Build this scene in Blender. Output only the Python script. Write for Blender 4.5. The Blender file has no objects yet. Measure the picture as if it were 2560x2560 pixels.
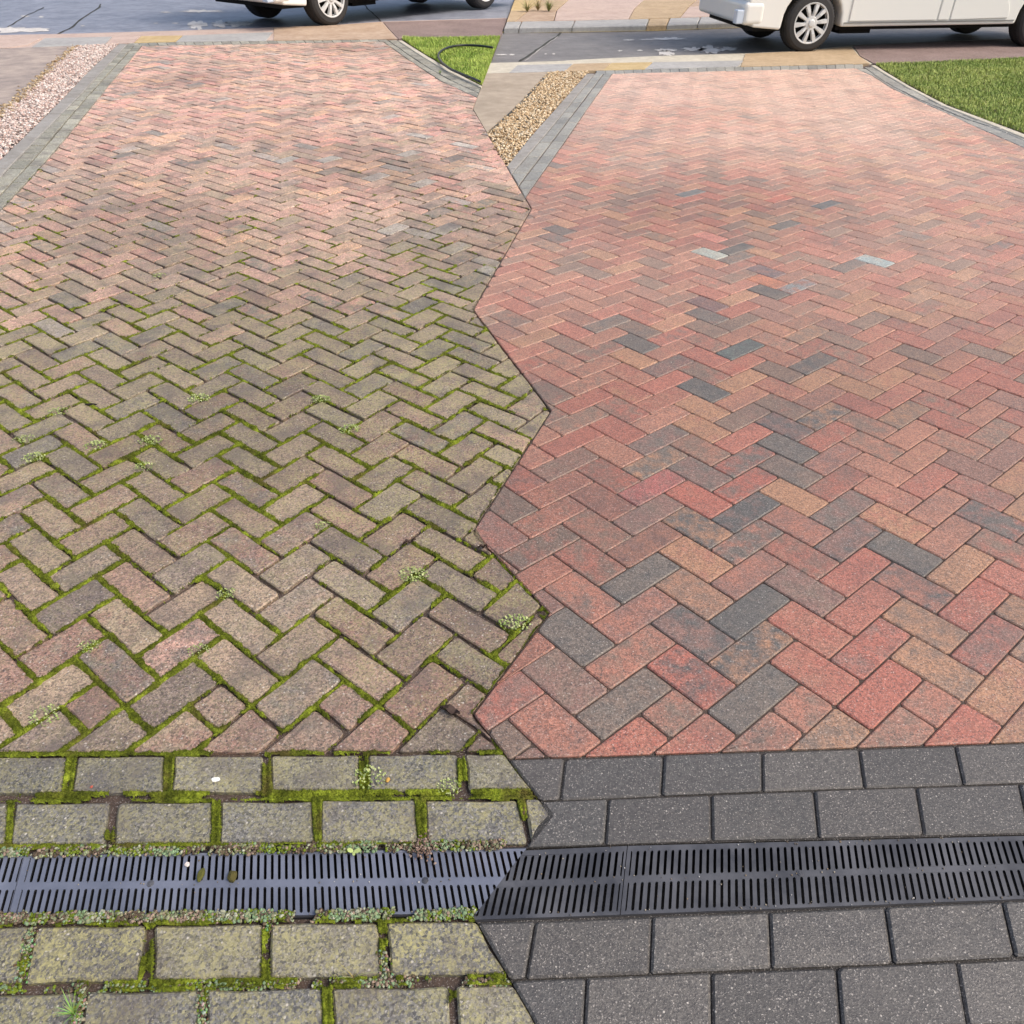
import bpy, math, random
import numpy as np
from mathutils import Vector, Matrix

random.seed(11)
RNG = np.random.default_rng(11)
S = bpy.context.scene
COL = S.collection
R = math.radians

# ------------------------------------------------------------------ camera, sky, sun, exposure
PITCH, FPX, CAMH = R(37.95), 1940.0, 1.382
cam_d = bpy.data.cameras.new('camera')
cam = bpy.data.objects.new('camera', cam_d)
COL.objects.link(cam)
cam.location = (0, 0, CAMH)
cam.rotation_euler = (math.pi / 2 - PITCH, 0, 0)
cam_d.sensor_width = 36.0
cam_d.lens = FPX / 2560 * 36.0
cam_d.clip_start, cam_d.clip_end = 0.05, 2000
S.camera = cam

SUN_EL, SUN_AZ = R(52), R(112)          # azimuth clockwise from +Y (the way the camera looks)
w = bpy.data.worlds.new('World')
S.world = w
w.use_nodes = True
nt = w.node_tree
sky = nt.nodes.new('ShaderNodeTexSky')
sky.sky_type = 'NISHITA'
sky.sun_disc = False
sky.sun_elevation, sky.sun_rotation = SUN_EL, SUN_AZ
sky.air_density, sky.dust_density, sky.ozone_density = 1.0, 5.0, 1.0
bg = nt.nodes['Background']
nt.links.new(sky.outputs[0], bg.inputs[0])
bg.inputs[1].default_value = 0.15
sun_d = bpy.data.lights.new('sun', 'SUN')
sun_d.energy, sun_d.angle, sun_d.color = 1.15, R(20), (1.0, 0.94, 0.86)
sun = bpy.data.objects.new('sun', sun_d)
COL.objects.link(sun)
sd = Vector((math.sin(SUN_AZ) * math.cos(SUN_EL), math.cos(SUN_AZ) * math.cos(SUN_EL), math.sin(SUN_EL)))
sun.rotation_euler = sd.to_track_quat('Z', 'Y').to_euler()
S.view_settings.view_transform = 'Standard'
S.view_settings.look = 'None'
S.view_settings.gamma = 1
S.view_settings.use_curve_mapping = False
S.view_settings.exposure = 0.56

# ------------------------------------------------------------------ surveying: photo point -> point on a level plane
CP, SP = math.cos(PITCH), math.sin(PITCH)


def at(x, y, z=0.0):
    u, v = (x - 1280) / FPX, (1280 - y) / FPX
    dy, dz = CP + v * SP, -SP + v * CP
    t = (z - CAMH) / dz
    return Vector((u * t, dy * t, z))


def to_px(X, Y, Z=0.0):
    zc = Y * CP - (Z - CAMH) * SP
    yc = Y * SP + (Z - CAMH) * CP
    return 1280 + FPX * X / zc, 1280 - FPX * yc / zc


def srgb(r, g, b, k=1.0):
    f = lambda c: (c / 255 / 12.92 if c <= 10 else ((c / 255 + 0.055) / 1.055) ** 2.4) * k
    return (f(r), f(g), f(b))


# ------------------------------------------------------------------ numpy noise
def hash2(ix, iy, s):
    h = (ix * 374761393 + iy * 668265263 + s * 1274126177) & 0xffffffff
    h = ((h ^ (h >> 13)) * 1274126177) & 0xffffffff
    return ((h ^ (h >> 16)) & 0xffffff) / float(0xffffff)


def vnoise(x, y, s=0):
    x, y = np.asarray(x, float), np.asarray(y, float)
    ix, iy = np.floor(x).astype(np.int64), np.floor(y).astype(np.int64)
    fx, fy = x - ix, y - iy
    fx, fy = fx * fx * (3 - 2 * fx), fy * fy * (3 - 2 * fy)
    a, b = hash2(ix, iy, s), hash2(ix + 1, iy, s)
    c, d = hash2(ix, iy + 1, s), hash2(ix + 1, iy + 1, s)
    return (a * (1 - fx) + b * fx) * (1 - fy) + (c * (1 - fx) + d * fx) * fy


def fbm(x, y, s=0, o=3):
    t, a, n = 0, 0.5, 0
    for i in range(o):
        t = t + a * vnoise(x * 2 ** i, y * 2 ** i, s + i)
        n += a
        a *= 0.5
    return t / n


# ------------------------------------------------------------------ polygons
ZIG = [(1345, -160), (1279, 17), (1183, 272), (1329, 522), (1183, 774), (1378, 1027), (1183, 1329), (1375, 1533),
       (1183, 1785), (1378, 2037), (1183, 2290), (1329, 2541), (1420, 2720), (1250, 3150)]


def cur(curve, y):
    if y <= curve[0][1]:
        (x0, y0), (x1, y1) = curve[0], curve[1]
    elif y >= curve[-1][1]:
        (x0, y0), (x1, y1) = curve[-2], curve[-1]
    else:
        for i in range(len(curve) - 1):
            if curve[i][1] <= y <= curve[i + 1][1]:
                (x0, y0), (x1, y1) = curve[i], curve[i + 1]
                break
    return x0 + (x1 - x0) * (y - y0) / (y1 - y0)


def clip(poly, curve, keep):
    """cut a polygon along a polyline x = g(y); keep 'left' or 'right' of it"""
    if len(poly) < 3:
        return []
    sg = 1 if keep == 'left' else -1
    s = lambda p: sg * (cur(curve, p[1]) - p[0])
    P = []
    for i, p in enumerate(poly):
        q = poly[(i + 1) % len(poly)]
        P.append(p)
        ts = sorted((c[1] - p[1]) / (q[1] - p[1]) for c in curve
                    if min(p[1], q[1]) + 1e-6 < c[1] < max(p[1], q[1]) - 1e-6)
        P += [(p[0] + (q[0] - p[0]) * t, p[1] + (q[1] - p[1]) * t) for t in ts]
    v = [s(p) for p in P]
    if all(a >= 0 for a in v):
        return poly
    if all(a <= 0 for a in v):
        return []
    n = len(P)
    k0 = next(i for i in range(n) if v[i] > 0)
    out, ex = [], None
    for j in range(n):
        i, k = (k0 + j) % n, (k0 + j + 1) % n
        p, q, a, b = P[i], P[k], v[i], v[k]
        if a > 0:
            out.append(p)
        if (a > 0) != (b > 0):
            t = a / (a - b)
            x = (p[0] + (q[0] - p[0]) * t, p[1] + (q[1] - p[1]) * t)
            if a > 0:
                ex = x
            elif ex is not None:
                lo, hi = sorted((ex[1], x[1]))
                mid = [c for c in curve if lo + 0.5 < c[1] < hi - 0.5]
                if ex[1] > x[1]:
                    mid.reverse()
                out += mid
                ex = None
            out.append(x)
    return dedupe(out, 0.8)


def clip_y(poly, curve, keep):
    """same with y = g(x); keep 'above' (smaller y) or 'below'"""
    sw = lambda P: [(b, a) for a, b in P]
    return sw(clip(sw(poly), sw(curve), 'left' if keep == 'above' else 'right'))


def dedupe(P, tol):
    o = []
    for p in P:
        if not o or math.hypot(p[0] - o[-1][0], p[1] - o[-1][1]) > tol:
            o.append(p)
    while len(o) > 1 and math.hypot(o[0][0] - o[-1][0], o[0][1] - o[-1][1]) <= tol:
        o.pop()
    return o


def area(P):
    return 0.5 * sum(P[i][0] * P[(i + 1) % len(P)][1] - P[(i + 1) % len(P)][0] * P[i][1] for i in range(len(P)))


def ground_poly(px, z=0.0):
    G = [(at(x, y, z).x, at(x, y, z).y) for x, y in px]
    return G if area(G) > 0 else G[::-1]


def inset(P, d):
    n, o = len(P), []
    for i in range(n):
        a, b, c = P[i - 1], P[i], P[(i + 1) % n]
        u = Vector((b[0] - a[0], b[1] - a[1])); v = Vector((c[0] - b[0], c[1] - b[1]))
        if u.length < 1e-7 or v.length < 1e-7:
            o.append(b); continue
        u.normalize(); v.normalize()
        n1, n2 = Vector((-u.y, u.x)), Vector((-v.y, v.x))
        m = n1 + n2
        k = max(0.35, 1 + n1.dot(n2))
        o.append((b[0] + m.x * d / k, b[1] + m.y * d / k))
    return o


def in_poly(x, y, P):
    x, y = np.asarray(x, float), np.asarray(y, float)
    r = np.zeros(x.shape, bool)
    for i in range(len(P)):
        (x0, y0), (x1, y1) = P[i], P[(i + 1) % len(P)]
        if y0 == y1:
            continue
        r ^= ((y0 > y) != (y1 > y)) & (x < (x1 - x0) * (y - y0) / (y1 - y0) + x0)
    return r


# ------------------------------------------------------------------ materials
class NT:
    def __init__(self, name):
        self.m = bpy.data.materials.new(name)
        self.m.use_nodes = True
        self.t = self.m.node_tree
        self.b = self.t.nodes['Principled BSDF']

    def n(self, typ, **k):
        o = self.t.nodes.new('ShaderNode' + typ)
        for a, v in k.items():
            setattr(o, a, v)
        return o

    def put(self, sock, v):
        if isinstance(v, bpy.types.NodeSocket):
            self.t.links.new(v, sock)
        elif isinstance(v, (tuple, list)) and len(v) == 3 and sock.type == 'RGBA':
            sock.default_value = (*v, 1)
        else:
            sock.default_value = v

    def noise(self, scale, detail=3, vec=None, rough=0.55):
        o = self.n('TexNoise')
        o.inputs['Scale'].default_value = scale
        o.inputs['Detail'].default_value = detail
        o.inputs['Roughness'].default_value = rough
        self.put(o.inputs['Vector'], vec if vec is not None else self.pos())
        return o.outputs['Fac']

    def voro(self, scale, vec=None, out='Distance', rnd=1.0):
        o = self.n('TexVoronoi')
        o.inputs['Scale'].default_value = scale
        o.inputs['Randomness'].default_value = rnd
        self.put(o.inputs['Vector'], vec if vec is not None else self.pos())
        return o.outputs[out]

    def pos(self):
        if not hasattr(self, '_p'):
            self._p = self.n('NewGeometry').outputs['Position']
        return self._p

    def rng(self, v, a, b, c=0.0, d=1.0):
        o = self.n('MapRange')
        for i, x in enumerate((v, a, b, c, d)):
            self.put(o.inputs[i], x)
        return o.outputs[0]

    def math(self, op, a, b=0.0):
        o = self.n('Math', operation=op)
        self.put(o.inputs[0], a); self.put(o.inputs[1], b)
        return o.outputs[0]

    def mix(self, f, a, b, blend='MIX'):
        o = self.n('Mix', data_type='RGBA', blend_type=blend)
        self.put(o.inputs[0], f); self.put(o.inputs[6], a); self.put(o.inputs[7], b)
        return o.outputs[2]

    def attr(self, name):
        return self.n('Attribute', attribute_name=name)

    def done(self, col, rough=0.8, bump=None, bs=0.4, bd=0.002, spec=0.5, metal=0.0):
        self.put(self.b.inputs['Base Color'], col)
        self.put(self.b.inputs['Roughness'], rough)
        self.put(self.b.inputs['Specular IOR Level'], spec)
        self.put(self.b.inputs['Metallic'], metal)
        if bump is not None:
            o = self.n('Bump')
            o.inputs['Strength'].default_value = bs
            o.inputs['Distance'].default_value = bd
            self.t.links.new(bump, o.inputs['Height'])
            self.t.links.new(o.outputs[0], self.b.inputs['Normal'])
        return self.m


def paver_mat(name, weathered, rough=0.72, spec=0.5, blockish=False):
    m = NT(name)
    A, B = m.attr('col_a'), m.attr('col_b')
    off = m.n('CombineXYZ')
    m.put(off.inputs[0], m.math('MULTIPLY', A.outputs['Alpha'], 37.0))
    m.put(off.inputs[2], m.math('MULTIPLY', A.outputs['Alpha'], 91.0))
    ad = m.n('VectorMath', operation='ADD')
    m.put(ad.inputs[0], m.pos()); m.put(ad.inputs[1], off.outputs[0])
    v = ad.outputs[0]
    n1 = m.noise(22, 8, v, 0.68)
    f = m.rng(n1, m.math('SUBTRACT', B.outputs['Alpha'], 0.11), m.math('ADD', B.outputs['Alpha'], 0.11))
    c = m.mix(f, A.outputs['Color'], B.outputs['Color'])
    med = m.noise(120, 5, v, 0.75)
    c = m.mix(1.0, c, m.mix(med, (0.72, 0.72, 0.72), (1.28, 1.26, 1.24)), 'MULTIPLY')
    g = m.noise(330, 2, v, 0.6)
    cel = m.n('TexVoronoi'); cel.inputs['Scale'].default_value = 230
    m.put(cel.inputs['Vector'], v)
    cs = m.n('SeparateColor'); m.t.links.new(cel.outputs['Color'], cs.inputs[0])
    kk = 0.55 if weathered else 0.36
    c = m.mix(1.0, c, m.mix(cs.outputs[0], (1 - kk,) * 3, (1 + kk, 1 + kk * 0.96, 1 + kk * 0.85)), 'MULTIPLY')
    c = m.mix(m.rng(m.noise(3.1, 4, None, 0.6), 0.5, 0.68, 0, 0.32), c, (0.07, 0.065, 0.062))
    c = m.mix(m.rng(g, 0.43, 0.33, 0, 0.85), c, (0.045, 0.038, 0.036))
    c = m.mix(m.rng(g, 0.60, 0.72, 0, 0.55), c, (0.62, 0.56, 0.50))
    # sparse pale aggregate grains
    vo = m.n('TexVoronoi'); vo.inputs['Scale'].default_value = 115 if weathered else 150
    m.put(vo.inputs['Vector'], v)
    sep = m.n('SeparateColor'); m.t.links.new(vo.outputs['Color'], sep.inputs[0])
    grain = m.math('MULTIPLY', m.rng(vo.outputs['Distance'], 0.30, 0.18), m.rng(sep.outputs[0], *((0.80, 0.92) if weathered else (0.90, 0.97))))
    c = m.mix(m.math('MULTIPLY', grain, 0.7 if weathered else 0.55), c, (0.62, 0.57, 0.50))
    if True:
        pit = m.math('MULTIPLY', m.rng(vo.outputs['Distance'], 0.34, 0.2), m.rng(sep.outputs[1], 0.72, 0.80))
        c = m.mix(m.math('MULTIPLY', pit, 0.8), c, (0.035, 0.03, 0.03))
    if weathered:
        al = m.attr('algae').outputs['Fac']
        a1 = m.noise(11, 6, None, 0.68)
        a2 = m.noise(210, 4, None, 0.75)
        fa = m.math('MULTIPLY', m.rng(m.math('ADD', m.math('MULTIPLY', a1, 0.5), m.math('ADD', m.math('MULTIPLY', a2, 0.45), m.math('MULTIPLY', cs.outputs[1], 0.22))), 0.52, 0.74), al)
        c = m.mix(fa, c, m.mix(a2, (0.25, 0.225, 0.10), (0.46, 0.42, 0.18)))
        gr = m.noise(7, 5, None, 0.6)
        c = m.mix(m.rng(gr, 0.50, 0.68, 0, 0.6), c, (0.10, 0.082, 0.072))
        # crusty white lichen spots, in patches
        v2 = m.n('TexVoronoi'); v2.inputs['Scale'].default_value = 105
        m.put(v2.inputs['Vector'], m.pos())
        s2 = m.n('SeparateColor'); m.t.links.new(v2.outputs['Color'], s2.inputs[0])
        li = m.math('MULTIPLY', m.rng(m.math('ADD', v2.outputs['Distance'], m.math('MULTIPLY', a2, 0.7)), 0.66, 0.44),
                    m.rng(s2.outputs[0], 0.82, 0.94))
        li = m.math('MULTIPLY', li, m.rng(m.noise(5, 3), 0.42, 0.6, 0.25, 1.0))
        c = m.mix(m.math('MULTIPLY', li, 0.7), c, (0.56, 0.53, 0.45))
    h = m.math('ADD', g, m.math('MULTIPLY', med, 0.6))
    return m.done(c, rough, h, 0.55, 0.0022, spec)


def speck_mat(name, c1, c2, scale=60, rough=0.85, fine=400, dark=(0.03, 0.03, 0.03), pale=(0.6, 0.58, 0.55), kd=0.5, kp=0.35, spec=0.4, bd=0.004):
    m = NT(name)
    big = m.noise(2.3, 4)
    n = m.noise(scale, 5, None, 0.65)
    c = m.mix(m.rng(m.math('ADD', m.math('MULTIPLY', n, 0.55), m.math('MULTIPLY', big, 0.45)), 0.38, 0.62), c1, c2)
    g = m.noise(fine, 2)
    c = m.mix(m.rng(g, 0.44, 0.34, 0, kd), c, dark)
    c = m.mix(m.rng(g, 0.58, 0.70, 0, kp), c, pale)
    return m.done(c, rough, m.math('ADD', g, n), 0.5, bd, spec)


def plain(name, c, rough=0.5, metal=0.0, spec=0.5, var=0.12, scale=40):
    m = NT(name)
    n = m.noise(scale, 4)
    cc = m.mix(n, tuple(x * (1 - var) for x in c), tuple(x * (1 + var) for x in c))
    return m.done(cc, rough, n, 0.1, 0.001, spec, metal)


def vcol_mat(name, rough=0.85, var=0.25, scale=200, spec=0.3, trans=0.0):
    m = NT(name)
    a = m.attr('col_a').outputs['Color']
    n = m.noise(scale, 3)
    c = m.mix(1.0, a, m.mix(n, (1 - var,) * 3, (1 + var,) * 3), 'MULTIPLY')
    if trans:
        m.put(m.b.inputs['Subsurface Weight'], 0.0)
    return m.done(c, rough, n, 0.3, 0.001, spec)


M = {}
M['brick_old'] = paver_mat('weathered_brick', True, 0.62, 0.6)
M['brick_new'] = paver_mat('clean_brick', False, 0.52, 0.7)
M['sand'] = speck_mat('jointing_sand', (0.05, 0.035, 0.028), (0.09, 0.06, 0.045), 90)
M['joint'] = speck_mat('dark_joint', (0.022, 0.02, 0.018), (0.045, 0.04, 0.036), 90)
M['soil'] = speck_mat('soil', (0.05, 0.038, 0.027), (0.10, 0.075, 0.05), 60)
M['asphalt'] = speck_mat('asphalt', (0.15, 0.14, 0.133), (0.23, 0.215, 0.20), 7, 0.6, 160, kd=0.5, kp=0.25, bd=0.006)
M['asphalt_blue'] = speck_mat('damp_asphalt', (0.16, 0.172, 0.21), (0.28, 0.295, 0.345), 7, 0.45, 160, kd=0.5, kp=0.3, bd=0.006)
M['tarmac'] = speck_mat('pink_tarmac', (0.17, 0.115, 0.10), (0.26, 0.185, 0.165), 20, 0.8, 130, kd=0.5, kp=0.4)
M['concrete'] = speck_mat('old_concrete', (0.30, 0.245, 0.18), (0.42, 0.345, 0.26), 9, 0.85, 150, kd=0.3, kp=0.3)
M['patch'] = speck_mat('worn_patch', (0.24, 0.20, 0.18), (0.44, 0.36, 0.30), 6, 0.85, 120, kd=0.4, kp=0.4)
M['tan'] = speck_mat('tan_slab', (0.36, 0.26, 0.15), (0.50, 0.37, 0.23), 14, 0.85, 150, kd=0.3, kp=0.3)
M['tan2'] = speck_mat('tan_apron', (0.34, 0.23, 0.15), (0.48, 0.36, 0.26), 10, 0.85, 140, kd=0.35, kp=0.3)
M['grey_slab'] = speck_mat('grey_slab', (0.30, 0.295, 0.28), (0.42, 0.41, 0.39), 14, 0.85, 150, kd=0.3, kp=0.3)
M['pink_slab'] = speck_mat('pink_slab', (0.42, 0.31, 0.26), (0.54, 0.42, 0.35), 14, 0.85, 150, kd=0.3, kp=0.3)
M['ochre'] = speck_mat('ochre_slab', (0.42, 0.30, 0.13), (0.55, 0.42, 0.22), 14, 0.85, 150, kd=0.3, kp=0.3)
M['edging'] = speck_mat('edging_concrete', (0.23, 0.215, 0.19), (0.33, 0.315, 0.29), 12, 0.85, 170, kd=0.4, kp=0.3)
M['cream'] = speck_mat('cream_edging', (0.44, 0.40, 0.31), (0.60, 0.55, 0.44), 12, 0.85, 170, kd=0.3, kp=0.3)
M['mark'] = speck_mat('worn_road_paint', (0.45, 0.42, 0.38), (0.75, 0.72, 0.67), 30, 0.7, 120, kd=0.5, kp=0.4)
M['yellow'] = speck_mat('yellow_line', (0.55, 0.42, 0.14), (0.65, 0.52, 0.22), 30, 0.7, 120, kd=0.4, kp=0.3)
M['tar'] = speck_mat('road_crack', (0.02, 0.022, 0.015), (0.05, 0.05, 0.04), 30, 0.9, 100)
M['moss'] = None
M['leafy'] = vcol_mat('small_leaves', 0.7, 0.25, 300, 0.3)
M['crust'] = vcol_mat('lichen_crust', 0.9, 0.35, 500, 0.2)
M['grass'] = vcol_mat('grass_blades', 0.6, 0.25, 60, 0.35)
M['stone'] = vcol_mat('gravel_stone', 0.75, 0.2, 120, 0.4)
M['white_paint'] = NT('white_van_paint').done((0.80, 0.79, 0.73), 0.28, None, spec=0.5)
M['hub'] = plain('silver_plastic', (0.62, 0.62, 0.60), 0.35, 0.0, 0.5, 0.05)
M['rubber'] = plain('tyre_rubber', (0.035, 0.033, 0.032), 0.75, 0.0, 0.4, 0.3)
M['black'] = plain('black_underbody', (0.008, 0.008, 0.008), 0.8, 0.0, 0.2)
M['lamp'] = plain('pale_lamp', (0.55, 0.62, 0.70), 0.2, 0.0, 0.6, 0.03)
M['red_lens'] = plain('red_lens', (0.35, 0.02, 0.02), 0.2)
M['glass'] = plain('dark_glass', (0.02, 0.025, 0.03), 0.08)
M['trim'] = plain('grey_trim', (0.20, 0.20, 0.19), 0.5)
M['hose'] = plain('black_hose', (0.016, 0.02, 0.018), 0.45, 0, 0.5, 0.2)
m = NT('grate_blue')
gn = m.noise(9, 5, None, 0.65); gf = m.noise(160, 3)
M['grate_old'] = m.done(m.mix(m.rng(gn, 0.35, 0.7), (0.095, 0.108, 0.145), (0.15, 0.166, 0.215)), m.rng(gn, 0.3, 0.7, 0.42, 0.6), gf, 0.12, 0.001)
m = NT('grate_dark')
gn = m.noise(9, 5, None, 0.65); gf = m.noise(160, 3)
M['grate_new'] = m.done(m.mix(m.rng(gn, 0.38, 0.66), (0.036, 0.038, 0.045), (0.078, 0.081, 0.092)), m.rng(gn, 0.35, 0.65, 0.35, 0.6), gf, 0.12, 0.001)
m = NT('moss')
q1 = m.noise(26, 4, None, 0.6); q2 = m.noise(240, 3, None, 0.7)
qa = m.math('ADD', m.math('MULTIPLY', q1, 0.6), m.math('ADD', m.math('MULTIPLY', q2, 0.4), m.math('MULTIPLY', m.noise(4.5, 3), 0.2)))
cc = m.mix(m.rng(qa, 0.44, 0.61), (0.036, 0.043, 0.006), (0.112, 0.138, 0.012))
cc = m.mix(m.rng(qa, 0.60, 0.78), cc, (0.31, 0.38, 0.035))
cc = m.mix(m.rng(m.noise(9, 4), 0.54, 0.68, 0, 0.75), cc, (0.085, 0.062, 0.022))
M['moss'] = m.done(cc, 0.9, q2, 0.8, 0.004, 0.15)


# ------------------------------------------------------------------ object helpers
def tag(o, label=None, cat=None, group=None, kind=None):
    if label: o['label'] = label
    if cat: o['category'] = cat
    if group: o['group'] = group
    if kind: o['kind'] = kind
    return o


def link(name, me, mat=None, parent=None, loc=None):
    o = bpy.data.objects.new(name, me)
    if mat is not None and me is not None and not me.materials:
        me.materials.append(mat)
    COL.objects.link(o)
    if parent is not None:
        o.parent = parent
    if loc is not None:
        o.location = loc
    return o


def empty(name, loc=(0, 0, 0), rz=0.0, label=None, cat=None, group=None):
    o = link(name, None, None, None, loc)
    o.rotation_euler = (0, 0, rz)
    o.empty_display_size = 0.1
    return tag(o, label, cat, group)


class MB:
    """collects vertices, faces and per-vertex colours; build() makes ONE mesh"""
    def __init__(self):
        self.v, self.f, self.a, self.b, self.g = [], [], [], [], []

    def add(self, V, F, a=None, b=None, g=0.0):
        k = len(self.v)
        self.v += [tuple(p) for p in V]
        self.f += [tuple(i + k for i in t) for t in F]
        if a is not None:
            self.a += [a] * len(V)
            self.b += [b if b is not None else a] * len(V)
            self.g += [g] * len(V)

    def mesh(self, name, origin=(0, 0, 0), smooth=False):
        me = bpy.data.meshes.new(name)
        ox, oy, oz = origin
        me.from_pydata([(x - ox, y - oy, z - oz) for x, y, z in self.v], [], self.f)
        if self.a:
            for nm, src in (('col_a', self.a), ('col_b', self.b)):
                at_ = me.attributes.new(nm, 'FLOAT_COLOR', 'POINT')
                at_.data.foreach_set('color', np.array([c if len(c) == 4 else (*c, 1) for c in src], np.float32).ravel())
            at_ = me.attributes.new('algae', 'FLOAT', 'POINT')
            at_.data.foreach_set('value', np.array(self.g, np.float32))
        if smooth:
            me.polygons.foreach_set('use_smooth', [True] * len(me.polygons))
        me.update()
        return me

    def build(self, name, mat, parent=None, origin=(0, 0, 0), smooth=False):
        return link(name, self.mesh(name, origin, smooth), mat, parent, origin if any(origin) else None)


def np_mesh(name, V, F, col=None, smooth=False):
    """V (n,3), F (m,3|4) arrays"""
    me = bpy.data.meshes.new(name)
    n, mm, k = len(V), len(F), F.shape[1]
    me.vertices.add(n); me.vertices.foreach_set('co', V.astype(np.float32).ravel())
    me.loops.add(mm * k); me.loops.foreach_set('vertex_index', F.astype(np.int32).ravel())
    me.polygons.add(mm)
    me.polygons.foreach_set('loop_start', np.arange(0, mm * k, k, dtype=np.int32))
    me.polygons.foreach_set('loop_total', np.full(mm, k, np.int32))
    if smooth:
        me.polygons.foreach_set('use_smooth', np.ones(mm, bool))
    me.update(calc_edges=True)
    if col is not None:
        a = me.attributes.new('col_a', 'FLOAT_COLOR', 'POINT')
        a.data.foreach_set('color', np.c_[col, np.ones(n)].astype(np.float32).ravel())
    return me


def prism(mb, G, z1, z0, ch=0.0, a=None, b=None, g=0.0, tilt=(0, 0)):
    """upright prism over the ground polygon G (CCW); ch = chamfer"""
    n = len(G)
    cx = sum(p[0] for p in G) / n; cy = sum(p[1] for p in G) / n
    zt = lambda p: z1 + (p[0] - cx) * tilt[0] + (p[1] - cy) * tilt[1]
    V, F = [], []
    if ch > 0:
        T = inset(G, ch)
        V = [(p[0], p[1], zt(p)) for p in T] + [(p[0], p[1], zt(p) - ch) for p in G] + [(p[0], p[1], z0) for p in G]
        F = [tuple(range(n))]
        for i in range(n):
            j = (i + 1) % n
            F += [(n + i, n + j, j, i), (2 * n + i, 2 * n + j, n + j, n + i)]
    else:
        V = [(p[0], p[1], zt(p)) for p in G] + [(p[0], p[1], z0) for p in G]
        F = [tuple(range(n))] + [(n + i, n + (i + 1) % n, (i + 1) % n, i) for i in range(n)]
    mb.add(V, F, a, b, g)


def slab(name, px, z1, z0, mat, parent=None, ch=0.0, gap=0.0):
    px = dedupe(px, 0.3)
    if len(px) < 3:
        return None
    G = ground_poly(px, z1)
    if gap:
        G = inset(G, gap)
    mb = MB()
    prism(mb, G, z1, z0, ch)
    return mb.build(name, mat, parent)


ICO_V = []
_t = (1 + 5 ** 0.5) / 2
for a_, b_ in ((1, _t), (-1, _t), (1, -_t), (-1, -_t)):
    ICO_V += [(0, a_, b_), (a_, b_, 0), (b_, 0, a_)]
ICO_V = np.array(ICO_V) / math.hypot(1, _t)
_d = np.linalg.norm(ICO_V[:, None] - ICO_V[None], axis=2)
ICO_F = []
for i in range(12):
    for j in range(i + 1, 12):
        for k in range(j + 1, 12):
            if max(_d[i, j], _d[j, k], _d[i, k]) < 1.1:
                c_ = ICO_V[[i, j, k]].mean(0)
                nrm = np.cross(ICO_V[j] - ICO_V[i], ICO_V[k] - ICO_V[i])
                ICO_F.append((i, j, k) if nrm @ c_ > 0 else (i, k, j))
ICO_F = np.array(ICO_F)


def scatter(name, P, size, cols, mat, flat=0.7, jit=0.25, rot=True):
    """many small lumpy stones / leaves in one mesh"""
    n = len(P)
    ang = RNG.uniform(0, 6.283, n)
    sc = size[:, None] * RNG.uniform(0.7, 1.3, (n, 3)) * np.array([1, 1, flat])
    V = ICO_V[None] * (1 + RNG.normal(0, jit * 0.6, (n, 12, 1))) * sc[:, None, :]
    ca, sa = np.cos(ang)[:, None], np.sin(ang)[:, None]
    tl = RNG.normal(0, 0.4, (n, 1))
    x, y, z = V[..., 0], V[..., 1], V[..., 2]
    x, z = x * np.cos(tl) - z * np.sin(tl), x * np.sin(tl) + z * np.cos(tl)
    V = np.stack([x * ca - y * sa, x * sa + y * ca, z], 2) + P[:, None, :]
    F = ICO_F[None] + (np.arange(n) * 12)[:, None, None]
    C = np.repeat(cols, 12, 0)
    return link(name, np_mesh(name, V.reshape(-1, 3), F.reshape(-1, 3), C), mat)


# ------------------------------------------------------------------ the ground
g = MB()
g.add([(-300, -60, -0.16), (300, -60, -0.16), (300, 900, -0.16), (-300, 900, -0.16)], [(0, 1, 2, 3)])
tag(g.build('ground', M['soil']), 'bare brown soil under and around the paving', 'ground', kind='structure')

L_IN = [(354, 112), (353, 116), (248, 243), (153, 359), (65, 458), (19, 507), (-120, 650)]       # inner edge of the side courses
L_MID = [(337, 112), (212, 248), (98, 383), (19, 468), (-150, 640)]
L_OUT = [(320, 108), (202, 235), (62, 377), (19, 421), (-160, 620)]
L_EDG = [(298, 108), (220, 178), (137, 266), (19, 380), (-200, 590)]
L_RIN = [(953, 100), (1008, 140), (1045, 165), (1103, 203), (1159, 229), (1260, 272)]
L_RMID = [(969, 100), (1022, 137), (1075, 172), (1131, 203), (1187, 228), (1270, 262)]
L_ROUT = [(993, 100), (1042, 133), (1117, 178), (1193, 215), (1280, 253)]
L_REDG = [(1000, 97), (1047, 127), (1117, 169), (1196, 210), (1290, 250)]
R_IN = [(1531, 184), (1467, 274), (1413, 353), (1322, 481), (1250, 590)]
R_MID = [(1510, 183), (1397, 332), (1301, 458), (1240, 540)]
R_OUT = [(1491, 179), (1366, 334), (1287, 425), (1220, 505)]
R_EDG = [(1467, 183), (1424, 231), (1384, 276), (1322, 345), (1275, 405), (1200, 492)]
R_RIN = [(2139, 171), (2182, 190), (2228, 220), (2308, 257), (2394, 295), (2437, 316), (2541, 361), (3300, 700)]
R_RMID = [(2158, 166), (2215, 207), (2294, 247), (2410, 295), (2480, 318), (2541, 343), (3300, 663)]
R_ROUT = [(2175, 162), (2238, 202), (2351, 262), (2450, 301), (2516, 326), (3300, 645)]
R_REDG = [(2185, 160), (2245, 199), (2354, 257), (2467, 303), (2526, 321), (3300, 618)]
L_B = [(-200, 128), (20, 121), (200, 113), (352, 106), (460, 103.5), (640, 102), (955, 98), (1000, 97)]     # pavement / drive line
R_B = [(1150, 186), (1280, 181), (1472, 176), (1628, 172), (1920, 164), (2139, 161), (2185, 159)]
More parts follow.
